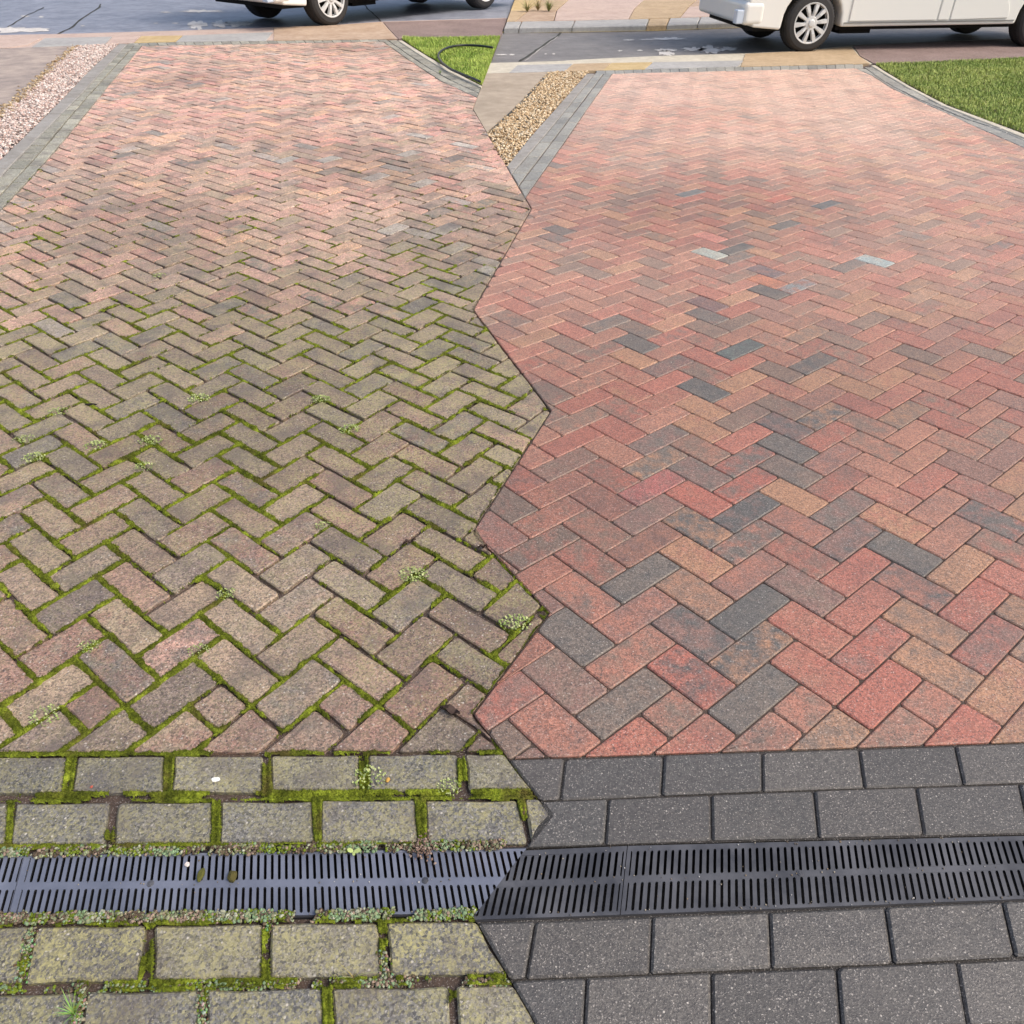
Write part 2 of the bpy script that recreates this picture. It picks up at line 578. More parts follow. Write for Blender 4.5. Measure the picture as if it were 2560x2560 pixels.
L_H = [(353, 115), (640, 110.5), (955, 104), (1010, 102)]        # lower edge of the header course
R_H = [(1490, 185.5), (1628, 182), (1920, 175), (2139, 171), (2200, 169)]
L_ROAD = [(-260, 96), (20, 87), (142, 85), (464, 76), (640, 70), (852, 61), (955, 54), (1263, 45), (1330, 43)]
R_ROAD = [(1180, 159), (1240, 157), (1385, 153), (1509, 146), (1640, 140), (1880, 133), (2020, 125), (2132, 113), (2357, 103), (2540, 96), (3600, 55)]
R_KERB = [(1180, 76), (1269, 75), (1430, 73), (1640, 69), (1850, 62), (2560, 36), (3600, -5)]
L_A = [(-200, 100), (111, 95), (352, 90), (460, 88.5), (683, 80)]
R_A = [(1150, 169), (1240, 165), (1300, 162), (1512, 157), (1862, 151)]
FAR = -130

lz = lambda P: clip(P, ZIG, 'left')
rz_ = lambda P: clip(P, ZIG, 'right')

# roads
road_l = slab('damp_road', lz([(x, y) for x, y in L_ROAD] + [(1400, FAR), (-700, FAR)]), -0.02, -0.12, M['asphalt_blue'])
tag(road_l, 'blue-grey damp asphalt road with worn white paint and long cracks, behind the mossy drive', 'road', kind='structure')
road_r = slab('dry_road', rz_(R_ROAD + R_KERB[::-1]), -0.02, -0.12, M['asphalt'])
tag(road_r, 'dark grey asphalt road with yellow edge line, behind the clean drive', 'road', kind='structure')


def rough_poly(x0, x1, y0, y1, n=30, j=0.5, sk=0.0):
    P = []
    for i in range(n):
        t = i / n * 2 * math.pi
        k = 1 + random.uniform(-j, j)
        P.append(((x0 + x1) / 2 + (x1 - x0) / 2 * math.cos(t) * min(1.1, k) + sk * math.sin(t),
                  (y0 + y1) / 2 + (y1 - y0) / 2 * math.sin(t) * k))
    return P


def sheet(name, px, z, mat, parent):
    px = dedupe(px, 0.2)
    if len(px) < 3:
        return
    G = [at(x, y, z) for x, y in px]
    mb = MB()
    if area([(p.x, p.y) for p in G]) < 0:
        G = G[::-1]
    mb.add(G, [tuple(range(len(G)))])
    return mb.build(name, mat, parent)


for x0, x1, y0, y1 in ((-60, 120, 66, 81), (401, 427, 29, 31.5), (445, 562, 25, 31), (384, 396, 57, 59), (430, 446, 56, 59), (470, 517, 54, 72),
                       (527, 575, 52, 66), (565, 629, 52, 65), (48, 76, 39, 42), (97, 109, 41, 43.5), (200, 212, 63, 65)):
    sheet('road_marking', rough_poly(x0, x1, y0, y1), -0.016, M['mark'], road_l)
for x0, x1, y0, y1 in ((1559, 1586, 98.5, 101), (1598, 1640, 97, 99.5), (1632, 1724, 94, 99.5), (1544, 1556, 125, 128), (1592, 1607, 124.5, 127.5),
                       (1631, 1691, 122, 128), (1648, 1685, 126, 140), (1700, 1770, 119, 127), (1745, 1800, 116, 133), (1790, 1843, 117, 126),
                       (1240, 1269, 135, 138), (1274, 1287, 135, 138), (1361, 1367, 133, 136), (1381, 1388, 133, 136)):
    sheet('road_marking', rz_(rough_poly(x0, x1, y0, y1)), -0.016, M['mark'], road_r)


def crack(pts, w, parent, z=-0.015, clipf=None, mat='tar'):
    P, Q = [], []
    pts2 = []
    for (a, b) in zip(pts, pts[1:]):
        for t in (0, 0.25, 0.5, 0.75):
            pts2.append((a[0] + (b[0] - a[0]) * t + random.uniform(-1.5, 1.5), a[1] + (b[1] - a[1]) * t))
    pts2.append(pts[-1])
    for x, y in pts2:
        k = w * random.uniform(0.6, 1.4)
        P.append((x - k, y)); Q.append((x + k, y))
    poly = P + Q[::-1]
    sheet('road_crack', clipf(poly) if clipf else poly, z, M[mat], parent)


crack([(252, 10), (247, 20), (207, 44), (181, 67), (145, 85)], 2.6, road_l)
crack([(109, 18), (103, 22), (70, 36), (31, 60), (19, 68)], 1.6, road_l)
crack([(905, 5), (919, 21), (941, 41), (952, 54)], 1.6, road_l)
crack([(1409, 75), (1393, 91), (1372, 103), (1348, 120), (1329, 134), (1298, 154)], 3.6, road_r, clipf=rz_)
crack([(1396, 91), (1378, 103), (1354, 120), (1337, 134), (1313, 152)], 0.8, road_r, -0.011, rz_, 'mark')
sheet('yellow_line', rz_([(1180, 78.5), (1430, 77), (1640, 73), (1850, 66), (2560, 40), (2560, 42.5), (1850, 69), (1640, 76.5), (1430, 80.5), (1180, 83)]), -0.014, M['yellow'], road_r)

# far pavement behind the clean drive: kerb stones with raised slabs behind them
far_walk = slab('far_pavement', rz_([(1150, 50), (2800, 6), (2800, FAR), (1150, FAR)]), 0.03, -0.12, M['soil'])
tag(far_walk, 'far pavement of pale slabs and kerb stones across the dry road', 'pavement', kind='structure')
kx = [1180, 1297, 1430, 1616, 1667, 1744, 1860, 2000, 2140, 2300, 2470, 2650]
for i in range(len(kx) - 1):
    a, b = kx[i], kx[i + 1]
    y0 = lambda x: cur([(q, p) for p, q in R_KERB], x) - 6
    y1 = lambda x: y0(x) - 15 - (x - 1300) * 0.004
    P = rz_([(a, y0(a)), (b, y0(b)), (b + 7, y1(b + 7)), (a + 7, y1(a + 7))])
    if len(P) > 2:
        slab('kerb_stone', P, 0.05, -0.1, M['tan' if i == 3 else 'grey_slab'], far_walk, 0.012, 0.006)
sx = [(1150, 1190), (1290, 1320), (1385, 1392), (1572, 1586), (1700, 1722), (1860, 1890), (2100, 2140), (2400, 2450), (2700, 2780)]
for i in range(len(sx) - 1):
    f = lambda x: cur([(q, p) for p, q in R_KERB], x) - 22 - (x - 1300) * 0.004
    (a0, a1), (b0, b1) = sx[i], sx[i + 1]
    P = rz_([(a0, f(a0)), (b0, f(b0)), (b1, f(b1) - 26), (a1, f(a1) - 26)])
    slab('slab', P, 0.052, -0.1, M[('tan', 'tan2', 'pink_slab', 'tan', 'pink_slab', 'tan2', 'tan', 'pink_slab')[i]], far_walk, 0.006, 0.006)
    P = rz_([(a1, f(a1) - 26), (b1, f(b1) - 26), (b1 + 60, f(b1) - 80), (a1 + 60, f(a1) - 80)])
    slab('slab', P, 0.05, -0.1, M[('ochre', 'tan', 'pink_slab', 'tan', 'tan2', 'tan', 'tan2', 'tan')[i]], far_walk, 0.006, 0.006)

# near pavements (dropped kerb, slabs, apron)
walk_l = slab('blotched_pavement', lz(L_ROAD + L_B[::-1]), -0.004, -0.12, M['pink_slab'])
tag(walk_l, 'strip of mixed grey, pink and ochre pavement between blue-grey road and mossy drive', 'pavement', kind='structure')
walk_r = slab('plain_pavement', rz_(R_ROAD[:8] + R_B[::-1]), -0.004, -0.12, M['cream'])
tag(walk_r, 'strip of pale pavement slabs between dry road and clean drive', 'pavement', kind='structure')
LA = lambda x: cur([(q, p) for p, q in L_A], x)
LB = lambda x: cur([(q, p) for p, q in L_B], x)
RA = lambda x: cur([(q, p) for p, q in R_A], x)
RB = lambda x: cur([(q, p) for p, q in R_B], x)
for a, b, mt in ((111, 281, 'grey_slab'), (281, 352, 'pink_slab'), (352, 457, 'ochre'), (457, 683, 'grey_slab')):
    slab('slab', [(a, LA(a)), (b, LA(b)), (b - 18, LB(b - 18)), (a - 33 if a < 120 else a - 18, LB(a - 18))], 0.006, -0.1, M[mt], walk_l, 0.003, 0.006)
slab('slab', lz([(683, 69), (852, 61.5), (955, 55), (978, 80), (993, 97), (683, 101)]), 0.006, -0.1, M['tan2'], walk_l, 0.003, 0.006)
slab('slab', [(-200, 102), (18, 96), (105, 95.5), (70, 112), (19, 119), (-200, 126)], 0.006, -0.1, M['pink_slab'], walk_l, 0.003, 0.006)
for a, b, mt in ((1293, 1432, 'grey_slab'), (1432, 1528, 'tan'), (1528, 1632, 'ochre'), (1632, 1862, 'grey_slab')):
    slab('slab', rz_([(a, RA(a)), (b, RA(b)), (b - 18, RB(b - 18)), (a - 22, RB(a - 22))]), 0.006, -0.1, M[mt], walk_r, 0.003, 0.006)
slab('slab', [(1862, 134), (2020, 126), (2128, 116), (2148, 139), (2176, 158), (1850, 166)], 0.006, -0.1, M['tan'], walk_r, 0.003, 0.006)

foot_l = slab('pink_footpath', lz([(958, 55), (1263, 46), (1330, 44), (1330, 90), (1240, 93), (1103, 95.5), (1014, 95), (997, 97), (980, 80)]), 0.004, -0.12, M['tarmac'])
tag(foot_l, 'pinkish tarmac footpath beyond the lawn that holds a black hose', 'footpath', kind='structure')
foot_r = slab('brown_footpath', [(2134, 115), (2357, 104.5), (2540, 97.5), (3600, 57), (3600, 100), (2560, 144), (2377, 153), (2198, 160), (2184, 158), (2150, 139)], 0.004, -0.12, M['tarmac'])
tag(foot_r, 'pinkish brown tarmac footpath beneath the side of the white van', 'footpath', kind='structure')

# old hardstanding left of each drive
LSE = [(194, 113), (150, 152), (110, 190), (50, 245), (-150, 420)]
RSE = [(1366, 184), (1299, 258), (1250, 303), (1227, 322), (1150, 395)]
hs_l = slab('worn_hardstanding', clip(clip_y([(-260, 90), (260, 90), (260, 420), (-260, 420)], L_B, 'below'), LSE, 'left'), 0.0, -0.12, M['patch'])
tag(hs_l, 'worn patch of pinkish grey hardstanding beside pale gravel', 'hardstanding', kind='structure')
hs_r = slab('tan_hardstanding', rz_(clip(clip_y([(1100, 170), (1440, 170), (1440, 420), (1100, 420)], R_B, 'below'), RSE, 'left')), 0.0, -0.12, M['concrete'])
tag(hs_r, 'tan concrete hardstanding with a dark straight edge beside yellow gravel', 'hardstanding', kind='structure')

# ------------------------------------------------------------------ the two drives: herringbone pavers
HL = np.array([[5.04590020e+01, 8.99063936e+01, 2.14705708e+02], [7.09128467e+00, -8.03378717e+00, 1.53692349e+03], [-2.82583101e-02, 2.80178047e-02, 1.0]])
HR = np.array([[2.21863074e+01, 1.21132412e+02, 1.63357237e+03], [5.29722907e+00, -4.27816385e+00, 1.46182369e+03], [-2.56474581e-02, 2.90113527e-02, 1.0]])


def lat(H, a, b):
    q = H @ np.array([a, b, 1.0])
    return (q[0] / q[2], q[1] / q[2]) if q[2] > 0.02 else None


L_ROW1 = [(-300, 1888), (0, 1886), (1400, 1879)]        # where herringbone meets the block courses
R_ROW1 = [(1150, 1901), (1293, 1896), (1900, 1876), (2539, 1854), (2800, 1845)]

PAL_NEW = [((188, 112, 94), 0.26), ((186, 124, 102), 0.22), ((148, 118, 103), 0.20), ((188, 134, 102), 0.12), ((118, 107, 102), 0.03), ((160, 114, 100), 0.14)]
PAL_OLD = [((156, 132, 114), 0.3), ((164, 144, 120), 0.22), ((148, 132, 116), 0.22), ((164, 128, 112), 0.12), ((128, 120, 112), 0.14)]
PAL_PINK = [((194, 150, 134), 0.32), ((188, 154, 134), 0.24), ((198, 142, 128), 0.12), ((172, 144, 130), 0.20), ((164, 152, 144), 0.03), ((204, 160, 130), 0.09)]


def pick(pal):
    return random.choices([c for c, _ in pal], [k for _, k in pal])[0]


PAL_NEAR = [((150, 114, 100), 0.38), ((152, 124, 107), 0.25), ((128, 110, 101), 0.2), ((158, 134, 114), 0.17)]
RED, SAL, BRN, ORG, CHA, MAU, GRY = (190, 106, 89), (186, 119, 99), (142, 116, 103), (188, 134, 102), (103, 99, 98), (154, 112, 102), (124, 111, 104)
# clean drive: (centre in the photo) -> main tone, second tone, share of the second tone
SPOT = [((890, 360), CHA, GRY, .2), ((890, 530), CHA, ORG, .45), ((890, 700), GRY, CHA, .35), ((480, 215), GRY, CHA, .4), ((1470, 175), GRY, CHA, .4),
        ((1260, 90), MAU, CHA, .4), ((700, 60), ORG, CHA, .5), ((1380, 690), RED, RED, 0), ((1290, 220), RED, SAL, .3), ((1740, 340), RED, SAL, .3),
        ((1350, 490), RED, MAU, .4), ((1120, 430), SAL, RED, .4), ((1140, 590), SAL, RED, .5), ((660, 610), RED, CHA, .4), ((260, 310), SAL, GRY, .3),
        ((470, 370), SAL, MAU, .5), ((500, 840), RED, SAL, .5), ((740, 850), RED, SAL, .5), ((1750, 800), RED, SAL, .3), ((1660, 200), ORG, ORG, 0),
        ((1550, 420), ORG, BRN, .4), ((1600, 580), ORG, BRN, .4), ((1830, 680), ORG, SAL, .4), ((690, 150), ORG, SAL, .3), ((680, 290), (180, 128, 102), BRN, .4),
        ((200, 640), BRN, MAU, .5), ((430, 710), GRY, BRN, .5), ((250, 450), GRY, CHA, .2), ((600, 770), BRN, SAL, .4), ((660, 440), MAU, CHA, .5),
        ((440, 540), BRN, SAL, .6), ((1090, 280), MAU, BRN, .4), ((900, 230), MAU, SAL, .5), ((1520, 270), SAL, CHA, .4), ((870, 100), GRY, SAL, .4),
        ((1800, 480), MAU, RED, .5), ((1100, 740), SAL, BRN, .4), ((1250, 810), ORG, BRN, .5), ((1500, 810), SAL, BRN, .5), ((1590, 730), SAL, BRN, .3),
        ((980, 830), SAL, BRN, .4), ((230, 840), MAU, BRN, .3), ((100, 760), SAL, MAU, .4), ((60, 660), MAU, RED, .4), ((1800, 590), CHA, SAL, .6)]
SPOT = [((1280 + x / 1.509, 1280 + y / 1.509), a, b, s) for (x, y), a, b, s in SPOT]
SPOT += [((1500 + x / 2.76, 1000 + y / 2.76), a, b, s) for (x, y), a, b, s in
         [((990, 770), CHA, MAU, .25), ((980, 600), RED, GRY, .4), ((670, 680), RED, SAL, .3), ((1310, 660), ORG, ORG, 0), ((340, 590), (188, 104, 98), MAU, .4),
          ((370, 430), GRY, ORG, .4), ((380, 270), GRY, MAU, .5), ((690, 190), ORG, SAL, .3), ((660, 500), MAU, GRY, .5), ((1290, 500), BRN, GRY, .4),
          ((1280, 310), GRY, CHA, .4), ((970, 440), GRY, RED, .45), ((1540, 110), CHA, ORG, .5), ((1260, 180), CHA, MAU, .5), ((1600, 420), MAU, SAL, .5),
          ((300, 760), MAU, BRN, .4), ((640, 830), ORG, CHA, .6), ((1330, 870), SAL, MAU, .4), ((1640, 720), GRY, MAU, .5)]]
SPOT += [((1500 + x / 2.76, 680 + y / 2.76), a, b, s) for (x, y), a, b, s in
         [((950, 540), CHA, (110, 118, 116), .5), ((960, 640), SAL, RED, .4), ((700, 810), CHA, GRY, .5), ((1140, 135), GRY, CHA, .3), ((1440, 640), CHA, BRN, .5),
          ((280, 500), GRY, CHA, .3), ((470, 640), MAU, GRY, .4), ((730, 220), (140, 108, 106), MAU, .4), ((1140, 60), (205, 130, 100), SAL, .4), ((1340, 90), (150, 152, 155), SAL, .4)]]
SPOT += [((1600 + x / 3.22, 400 + y / 3.22), a, b, s) for (x, y), a, b, s in
         [((380, 258), (112, 112, 114), GRY, .3), ((1490, 340), (105, 104, 106), GRY, .3), ((550, 740), (170, 176, 172), (180, 170, 160), .4), ((740, 710), GRY, CHA, .4),
          ((1850, 790), (168, 180, 184), (185, 170, 160), .3), ((1180, 510), GRY, CHA, .4), ((1100, 340), RED, SAL, .4), ((560, 600), (226, 140, 124), SAL, .3), ((1000, 900), (130, 112, 114), MAU, .4)]]

walls = {}


def lay(side):
    H = HL if side == 'L' else HR
    old = side == 'L'

    def cut(rect):
        a0, b0, a1, b1 = rect
        P = [lat(H, *p) for p in ((a0, b0), (a1, b0), (a1, b1), (a0, b1))]
        if any(p is None for p in P):
            return None, 0
        xs, ys = [p[0] for p in P], [p[1] for p in P]
        if max(ys) < 95 or min(ys) > 1960 or max(xs) < -1300 or min(xs) > 3900:
            return None, 0
        full = abs(area(P))
        if old:
            P = clip(P, L_IN, 'right'); P = clip(P, L_RIN, 'left'); P = clip(P, ZIG, 'left'); P = clip_y(P, L_H, 'below')
            pre = abs(area(P)) if len(P) > 2 else 0
            P = clip_y(P, L_ROW1, 'above')
        else:
            P = clip(P, R_IN, 'right'); P = clip(P, R_RIN, 'left'); P = clip(P, ZIG, 'right'); P = clip_y(P, R_H, 'below')
            pre = abs(area(P)) if len(P) > 2 else 0
            P = clip_y(P, R_ROW1, 'above')
        P = dedupe(P, 0.6) if len(P) > 2 else []
        if len(P) < 3:
            return None, 0
        # share of the brick left by the straight cut along the block course
        return P, (abs(area(P)) / full if pre > 0.97 * full and abs(area(P)) < 0.97 * full else 1.0)
    cells, out = {}, []
    for a in range(-100, 75):
        for b in range(-55, 125):
            k = (a + b) % 4
            if k == 0:
                cells[(a, b)] = [(a, b, a + 2, b + 1)]
            elif k == 2:
                cells[(a, b)] = [(a, b, a + 1, b + 2)]
    for (a, b) in list(cells):
        P, fr = cut(cells[(a, b)][0])
        if P is None or fr > 0.30:
            continue
        n = (a - 1, b + 1)
        if n not in cells or len(cells[n]) != 1:
            continue
        cells[(a, b)] = []
        if (a + b) % 4 == 0:            # a sliver of a down-right brick joins the lower half of the one above
            cells[n] = [(a - 1, b + 1, a, b + 2), (a, b, a + 1, b + 2)]
        else:
            cells[n] = [(a - 1, b + 2, a, b + 3), (a - 1, b + 1, a + 1, b + 2)]
    for rs in cells.values():
        for r in rs:
            P, _ = cut(r)
            if P is not None:
                out.append(P)
    return out


def shape(G, old, fine, sq=1.0):
    """rounded, slightly worn outline"""
    r = (0.0075 if old else 0.0050) * sq
    n, o = len(G), []
    for i in range(n):
        p, q, s = Vector(G[i - 1]), Vector(G[i]), Vector(G[(i + 1) % n])
        u, v = (p - q), (s - q)
        lu, lv = u.length, v.length
        if lu < 1e-5 or lv < 1e-5:
            continue
        k = min(r * (random.uniform(0.85, 1.7) if old else random.choice((0.7, 0.9, 1, 1, 1.1, 1.3, 1.6))), lu * 0.3, lv * 0.3)
        o.append(q + u / lu * k)
        if old and fine:
            o.append(q + (u / lu + v / lv) * k * 0.28)
        o.append(q + v / lv * k)
        if old and fine and lv > 0.06:
            nn = Vector((v.y, -v.x)) / lv
            for t in ((0.5,) if lv < 0.14 else (0.33, 0.67)):
                o.append(q + v * (t + random.uniform(-.06, .06)) + nn * random.uniform(-0.0035, 0.0014))
    return [(p.x, p.y) for p in o]


def algae_at(px, py):
    x = float(np.interp(py, [300, 550, 850, 1200, 1500, 1880], [0.05, 0.34, 0.66, 0.55, 0.30, 0.22]))
    if px > 850 and 900 < py < 1750:
        x += 0.2
    return x


BLK = []          # block outlines on the mossy side
SEG = []          # joints on the mossy side, for the moss


def pavers(side, polys, bed, brick_mat, limit):
    old = side == 'L'
    ctr = lambda P: (sum(p[0] for p in P) / len(P), sum(p[1] for p in P) / len(P))
    infos = []
    for P in polys:
        G = ground_poly(P)
        if area(G) < 0.0006:
            continue
        c = ctr(P)
        vis = -80 < c[0] < 2640 and c[1] < 2600
        infos.append((abs(area(P)) if vis else 0, P, G, c))
    infos.sort(key=lambda t: -t[0])
    rest = MB()
    for n, (sz, P, G, c) in enumerate(infos):
        fine = n < limit
        gcx, gcy = ctr(G)
        if old:
            for i in range(len(G)):
                SEG.append((G[i], G[(i + 1) % len(G)]))
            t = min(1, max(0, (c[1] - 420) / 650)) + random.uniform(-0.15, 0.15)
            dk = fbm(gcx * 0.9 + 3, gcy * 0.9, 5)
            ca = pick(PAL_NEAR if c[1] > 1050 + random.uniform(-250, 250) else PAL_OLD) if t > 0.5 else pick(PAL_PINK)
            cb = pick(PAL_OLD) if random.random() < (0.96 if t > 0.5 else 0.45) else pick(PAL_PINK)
            sh = random.uniform(0.42, 0.62)
            kk = random.uniform(0.86, 1.1) * (1.0 - 0.38 * float(np.clip((dk - 0.48) * 3.5, 0, 1)))
            if 600 < c[0] < 1250 and 330 < c[1] < 680 and random.random() < 0.05:
                ca, cb = (176, 168, 160), (164, 150, 140)
        else:
            ca, cb = pick(PAL_NEW), pick(PAL_NEW)
            sh = random.uniform(0.45, 0.66)
            kk = random.uniform(0.9, 1.08)
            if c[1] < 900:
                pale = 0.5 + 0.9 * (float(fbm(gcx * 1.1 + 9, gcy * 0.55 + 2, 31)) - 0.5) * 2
                pale = min(1, max(0, pale)) * min(1, (900 - c[1]) / 300) + 0.8 * min(1, max(0, (640 - c[1]) / 380))  # efflorescence patches, plus far glare painted into the brick colour
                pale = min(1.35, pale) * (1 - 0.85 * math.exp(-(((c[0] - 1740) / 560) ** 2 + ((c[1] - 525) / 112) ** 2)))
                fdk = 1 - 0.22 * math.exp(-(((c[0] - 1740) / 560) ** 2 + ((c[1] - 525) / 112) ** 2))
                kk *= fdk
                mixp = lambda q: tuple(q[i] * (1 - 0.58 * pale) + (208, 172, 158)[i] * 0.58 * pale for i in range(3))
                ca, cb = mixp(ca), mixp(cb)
            if c[0] < 1660 and c[1] > 1180:
                ca = random.choice((MAU, BRN, SAL)); kk *= 0.85
            for (sx_, sy_), s1, s2, s3 in SPOT:
                if abs(sx_ - c[0]) < 90 and abs(sy_ - c[1]) < 60 and bool(in_poly(sx_, sy_, P)):
                    ca, cb, sh, kk = s1, s2, 0.68 - 0.34 * s3 if s3 else 0.95, 1.0
        desat = 0.10 if old else 0.16
        gv = lambda q: tuple(v * (1 - desat) + desat * (0.3 * q[0] + 0.59 * q[1] + 0.11 * q[2]) for v in q)
        fk = (0.86 if old else 0.72) * (1 + (0.62 if old else 0.66) * min(1, max(0, (900 - c[1]) / 700)))  # farther bricks coloured brighter, standing in for grazing sky glare
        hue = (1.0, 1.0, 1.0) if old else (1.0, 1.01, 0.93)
        if old:
            kk *= 1 - 0.24 * math.exp(-(((c[0] - 330) / 330) ** 2 + ((c[1] - 590) / 190) ** 2))
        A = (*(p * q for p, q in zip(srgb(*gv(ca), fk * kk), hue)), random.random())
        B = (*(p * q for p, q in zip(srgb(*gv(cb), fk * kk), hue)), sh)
        j = (random.uniform(0.0035, 0.0055) if old else random.uniform(0.0008, 0.0022))
        Gi = inset(G, j)
        if fine or c[1] > 500:
            Gi = shape(Gi, old, fine)
        if len(Gi) < 3 or area(Gi) < 0.0004:
            continue
        z = random.gauss(0, 0.0016 if old else 0.0005)
        tl = (random.gauss(0, 0.008), random.gauss(0, 0.008)) if old else (random.gauss(0, 0.0025), random.gauss(0, 0.0025))
        al = algae_at(*c) * random.uniform(0.7, 1.2) if old else 0
        mb = MB() if fine else rest
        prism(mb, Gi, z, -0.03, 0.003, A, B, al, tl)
        if fine:
            mb.build('brick', brick_mat, bed, (gcx, gcy, 0))
    if rest.v:
        tag(rest.build('brick_paving', brick_mat, bed), kind='stuff')
    return infos


bed_l = slab('mossy_driveway', clip_y(clip_y(clip(clip(lz([(-1300, 100), (1400, 100), (1400, 1960), (-1300, 1960)]), L_IN, 'right'), L_RIN, 'left'), L_ROW1, 'above'), L_H, 'below'), -0.011, -0.14, M['sand'])
tag(bed_l, 'unwashed herringbone brick drive with green moss thick in its joints', 'driveway', kind='structure')
bed_r = slab('clean_driveway', clip_y(clip_y(clip(clip(rz_([(1150, 165), (3900, 165), (3900, 1960), (1150, 1960)]), R_IN, 'right'), R_RIN, 'left'), R_ROW1, 'above'), R_H, 'below'), -0.005, -0.14, M['sand'])
tag(bed_r, 'washed herringbone drive of red, orange and charcoal bricks with tight joints', 'driveway', kind='structure')
pavers('L', lay('L'), bed_l, M['brick_old'], 300)
pavers('R', lay('R'), bed_r, M['brick_new'], 300)


# ------------------------------------------------------------------ block courses round the drain and along the drive sides
def blocks(rows, bed, mat, tone, old, keepside, algae=0.9, joint=None, ch=0.005, z=0.0, name='paving_block', rnd=1.0):
    for P in rows:
        P = clip(P, ZIG, keepside)
        if len(P) < 3:
            continue
        G = ground_poly(P)
        if area(G) < 0.0005:
            continue
        if old:
            BLK.append(G)
            for i in range(len(G)):
                SEG.append((G[i], G[(i + 1) % len(G)]))
        c = random.choice(tone); d = random.choice(tone)
        k = random.uniform(0.84, 1.16)
        A = (*srgb(*c, 0.8 * k), random.random()); B = (*srgb(*d, 0.8 * k), random.uniform(0.42, 0.58))
        Gi = shape(inset(G, joint if joint is not None else (0.003 if old else 0.0015)), old, True, 0.75)
        mb = MB()
        gx, gy = sum(p[0] for p in G) / len(G), sum(p[1] for p in G) / len(G)
        prism(mb, Gi, z + random.gauss(0, 0.0012 * rnd), -0.05, ch, A, B, algae * random.uniform(0.8, 1.2) if old else 0,
              (random.gauss(0, 0.006), random.gauss(0, 0.006)) if old else (random.gauss(0, 0.002), random.gauss(0, 0.002)))
        mb.build(name, mat, bed, (gx, gy, 0))


def lerp(P, x):
    return cur([(b, a) for a, b in P], x)


def row_px(gt, gb, top, bot):
    """blocks between gaps: gt/gb = (left,right) sides of every gap along the top / bottom line"""
    o = []
    for i in range(len(gt) - 1):
        a, b, c, d = gt[i][1], gt[i + 1][0], gb[i + 1][0], gb[i][1]
        o.append([(a, lerp(top, a)), (b, lerp(top, b)), (c, lerp(bot, c)), (d, lerp(bot, d))])
    return o


GREY_OLD = [(122, 119, 108), (112, 111, 105), (130, 127, 112), (104, 104, 102)]
GREY_NEW = [(84, 81, 78), (76, 74, 72), (90, 87, 83), (80, 79, 77)]
SIDE_OLD = [(172, 170, 158), (158, 158, 148), (184, 182, 168), (148, 148, 138)]
SIDE_NEW = [(164, 163, 154), (154, 154, 147), (172, 170, 160)]

crs_l = slab('mossy_block_course', lz([(-1300, 1892), (0, 1886), (1400, 1879), (1400, 2128), (-1300, 2150)]), -0.014, -0.14, M['sand'])
tag(crs_l, 'two courses of algae-stained grey blocks between mossy bricks and blue-grey drain', 'paving', kind='structure')
crs_l2 = slab('stained_block_course', lz([(-1300, 2296), (1400, 2278), (1500, 3100), (-1500, 3100)]), -0.014, -0.14, M['sand'])
tag(crs_l2, 'courses of large greenish grey blocks in front of the blue-grey drain', 'paving', kind='structure')
crs_r = slab('grey_block_course', rz_([(1150, 1901), (1293, 1896), (1900, 1876), (2539, 1854), (3900, 1808), (3900, 2052), (1565, 2112), (1150, 2126)]), -0.007, -0.14, M['joint'])
tag(crs_r, 'two courses of clean charcoal grey blocks between red bricks and dark drain', 'paving', kind='structure')
crs_r2 = slab('charcoal_block_course', rz_([(1150, 2297), (1553, 2286), (2541, 2247), (3900, 2192), (4100, 3100), (1150, 3100)]), -0.007, -0.14, M['joint'])
tag(crs_r2, 'courses of large clean charcoal blocks in front of the dark drain', 'paving', kind='structure')

T1, B1 = [(-300, 1892), (0, 1891), (1400, 1882)], [(-300, 1985), (0, 1983), (1400, 1973)]
T2, B2 = [(-300, 2008), (0, 2006), (1400, 1995)], [(-300, 2115), (0, 2113), (1400, 2106)]
T3, B3 = [(-300, 2317), (0, 2315), (1400, 2300)], [(-300, 2462), (0, 2458), (1400, 2434)]
T4, B4 = [(-300, 2484), (0, 2480), (1400, 2458)], [(-400, 2650), (1500, 2620)]
r1 = row_px([(-320, -300), (-72, -52), (170, 192), (413, 435), (657, 676), (897, 919), (1144, 1160), (1392, 1405)],
            [(-370, -350), (-100, -78), (154, 178), (409, 428), (657, 678), (901, 922), (1147, 1171), (1410, 1420)], T1, B1)
r2 = row_px([(-235, -215), (22, 38), (273, 292), (532, 552), (781, 803), (1037, 1062), (1294, 1309), (1545, 1560)],
            [(-260, -240), (14, 24), (261, 283), (530, 547), (789, 801), (1048, 1066), (1319, 1329), (1585, 1600)], T2, B2)
r3 = row_px([(-225, -205), (71, 88), (364, 384), (657, 676), (944, 965), (1236, 1256), (1530, 1550)],
            [(-275, -255), (45, 58), (346, 381), (655, 674), (958, 976), (1262, 1280), (1575, 1590)], T3, B3)
r4 = row_px([(-410, -390), (-105, -90), (199, 215), (500, 517), (806, 828), (1120, 1139), (1430, 1450)],
            [(-470, -450), (-140, -125), (180, 196), (497, 512), (812, 834), (1132, 1150), (1450, 1470)], T4, B4)
ext = lambda gaps, st, n: [(g[0] - st * k, g[1] - st * k) for k in range(n, 0, -1) for g in gaps[:1]] + gaps
r1 += row_px(ext([(-320, -300)], 246, 4), ext([(-370, -350)], 256, 4), T1, B1)
r2 += row_px(ext([(-235, -215)], 257, 4), ext([(-260, -240)], 262, 4), T2, B2)
r3 += row_px(ext([(-225, -205)], 292, 4), ext([(-275, -255)], 310, 4), T3, B3)
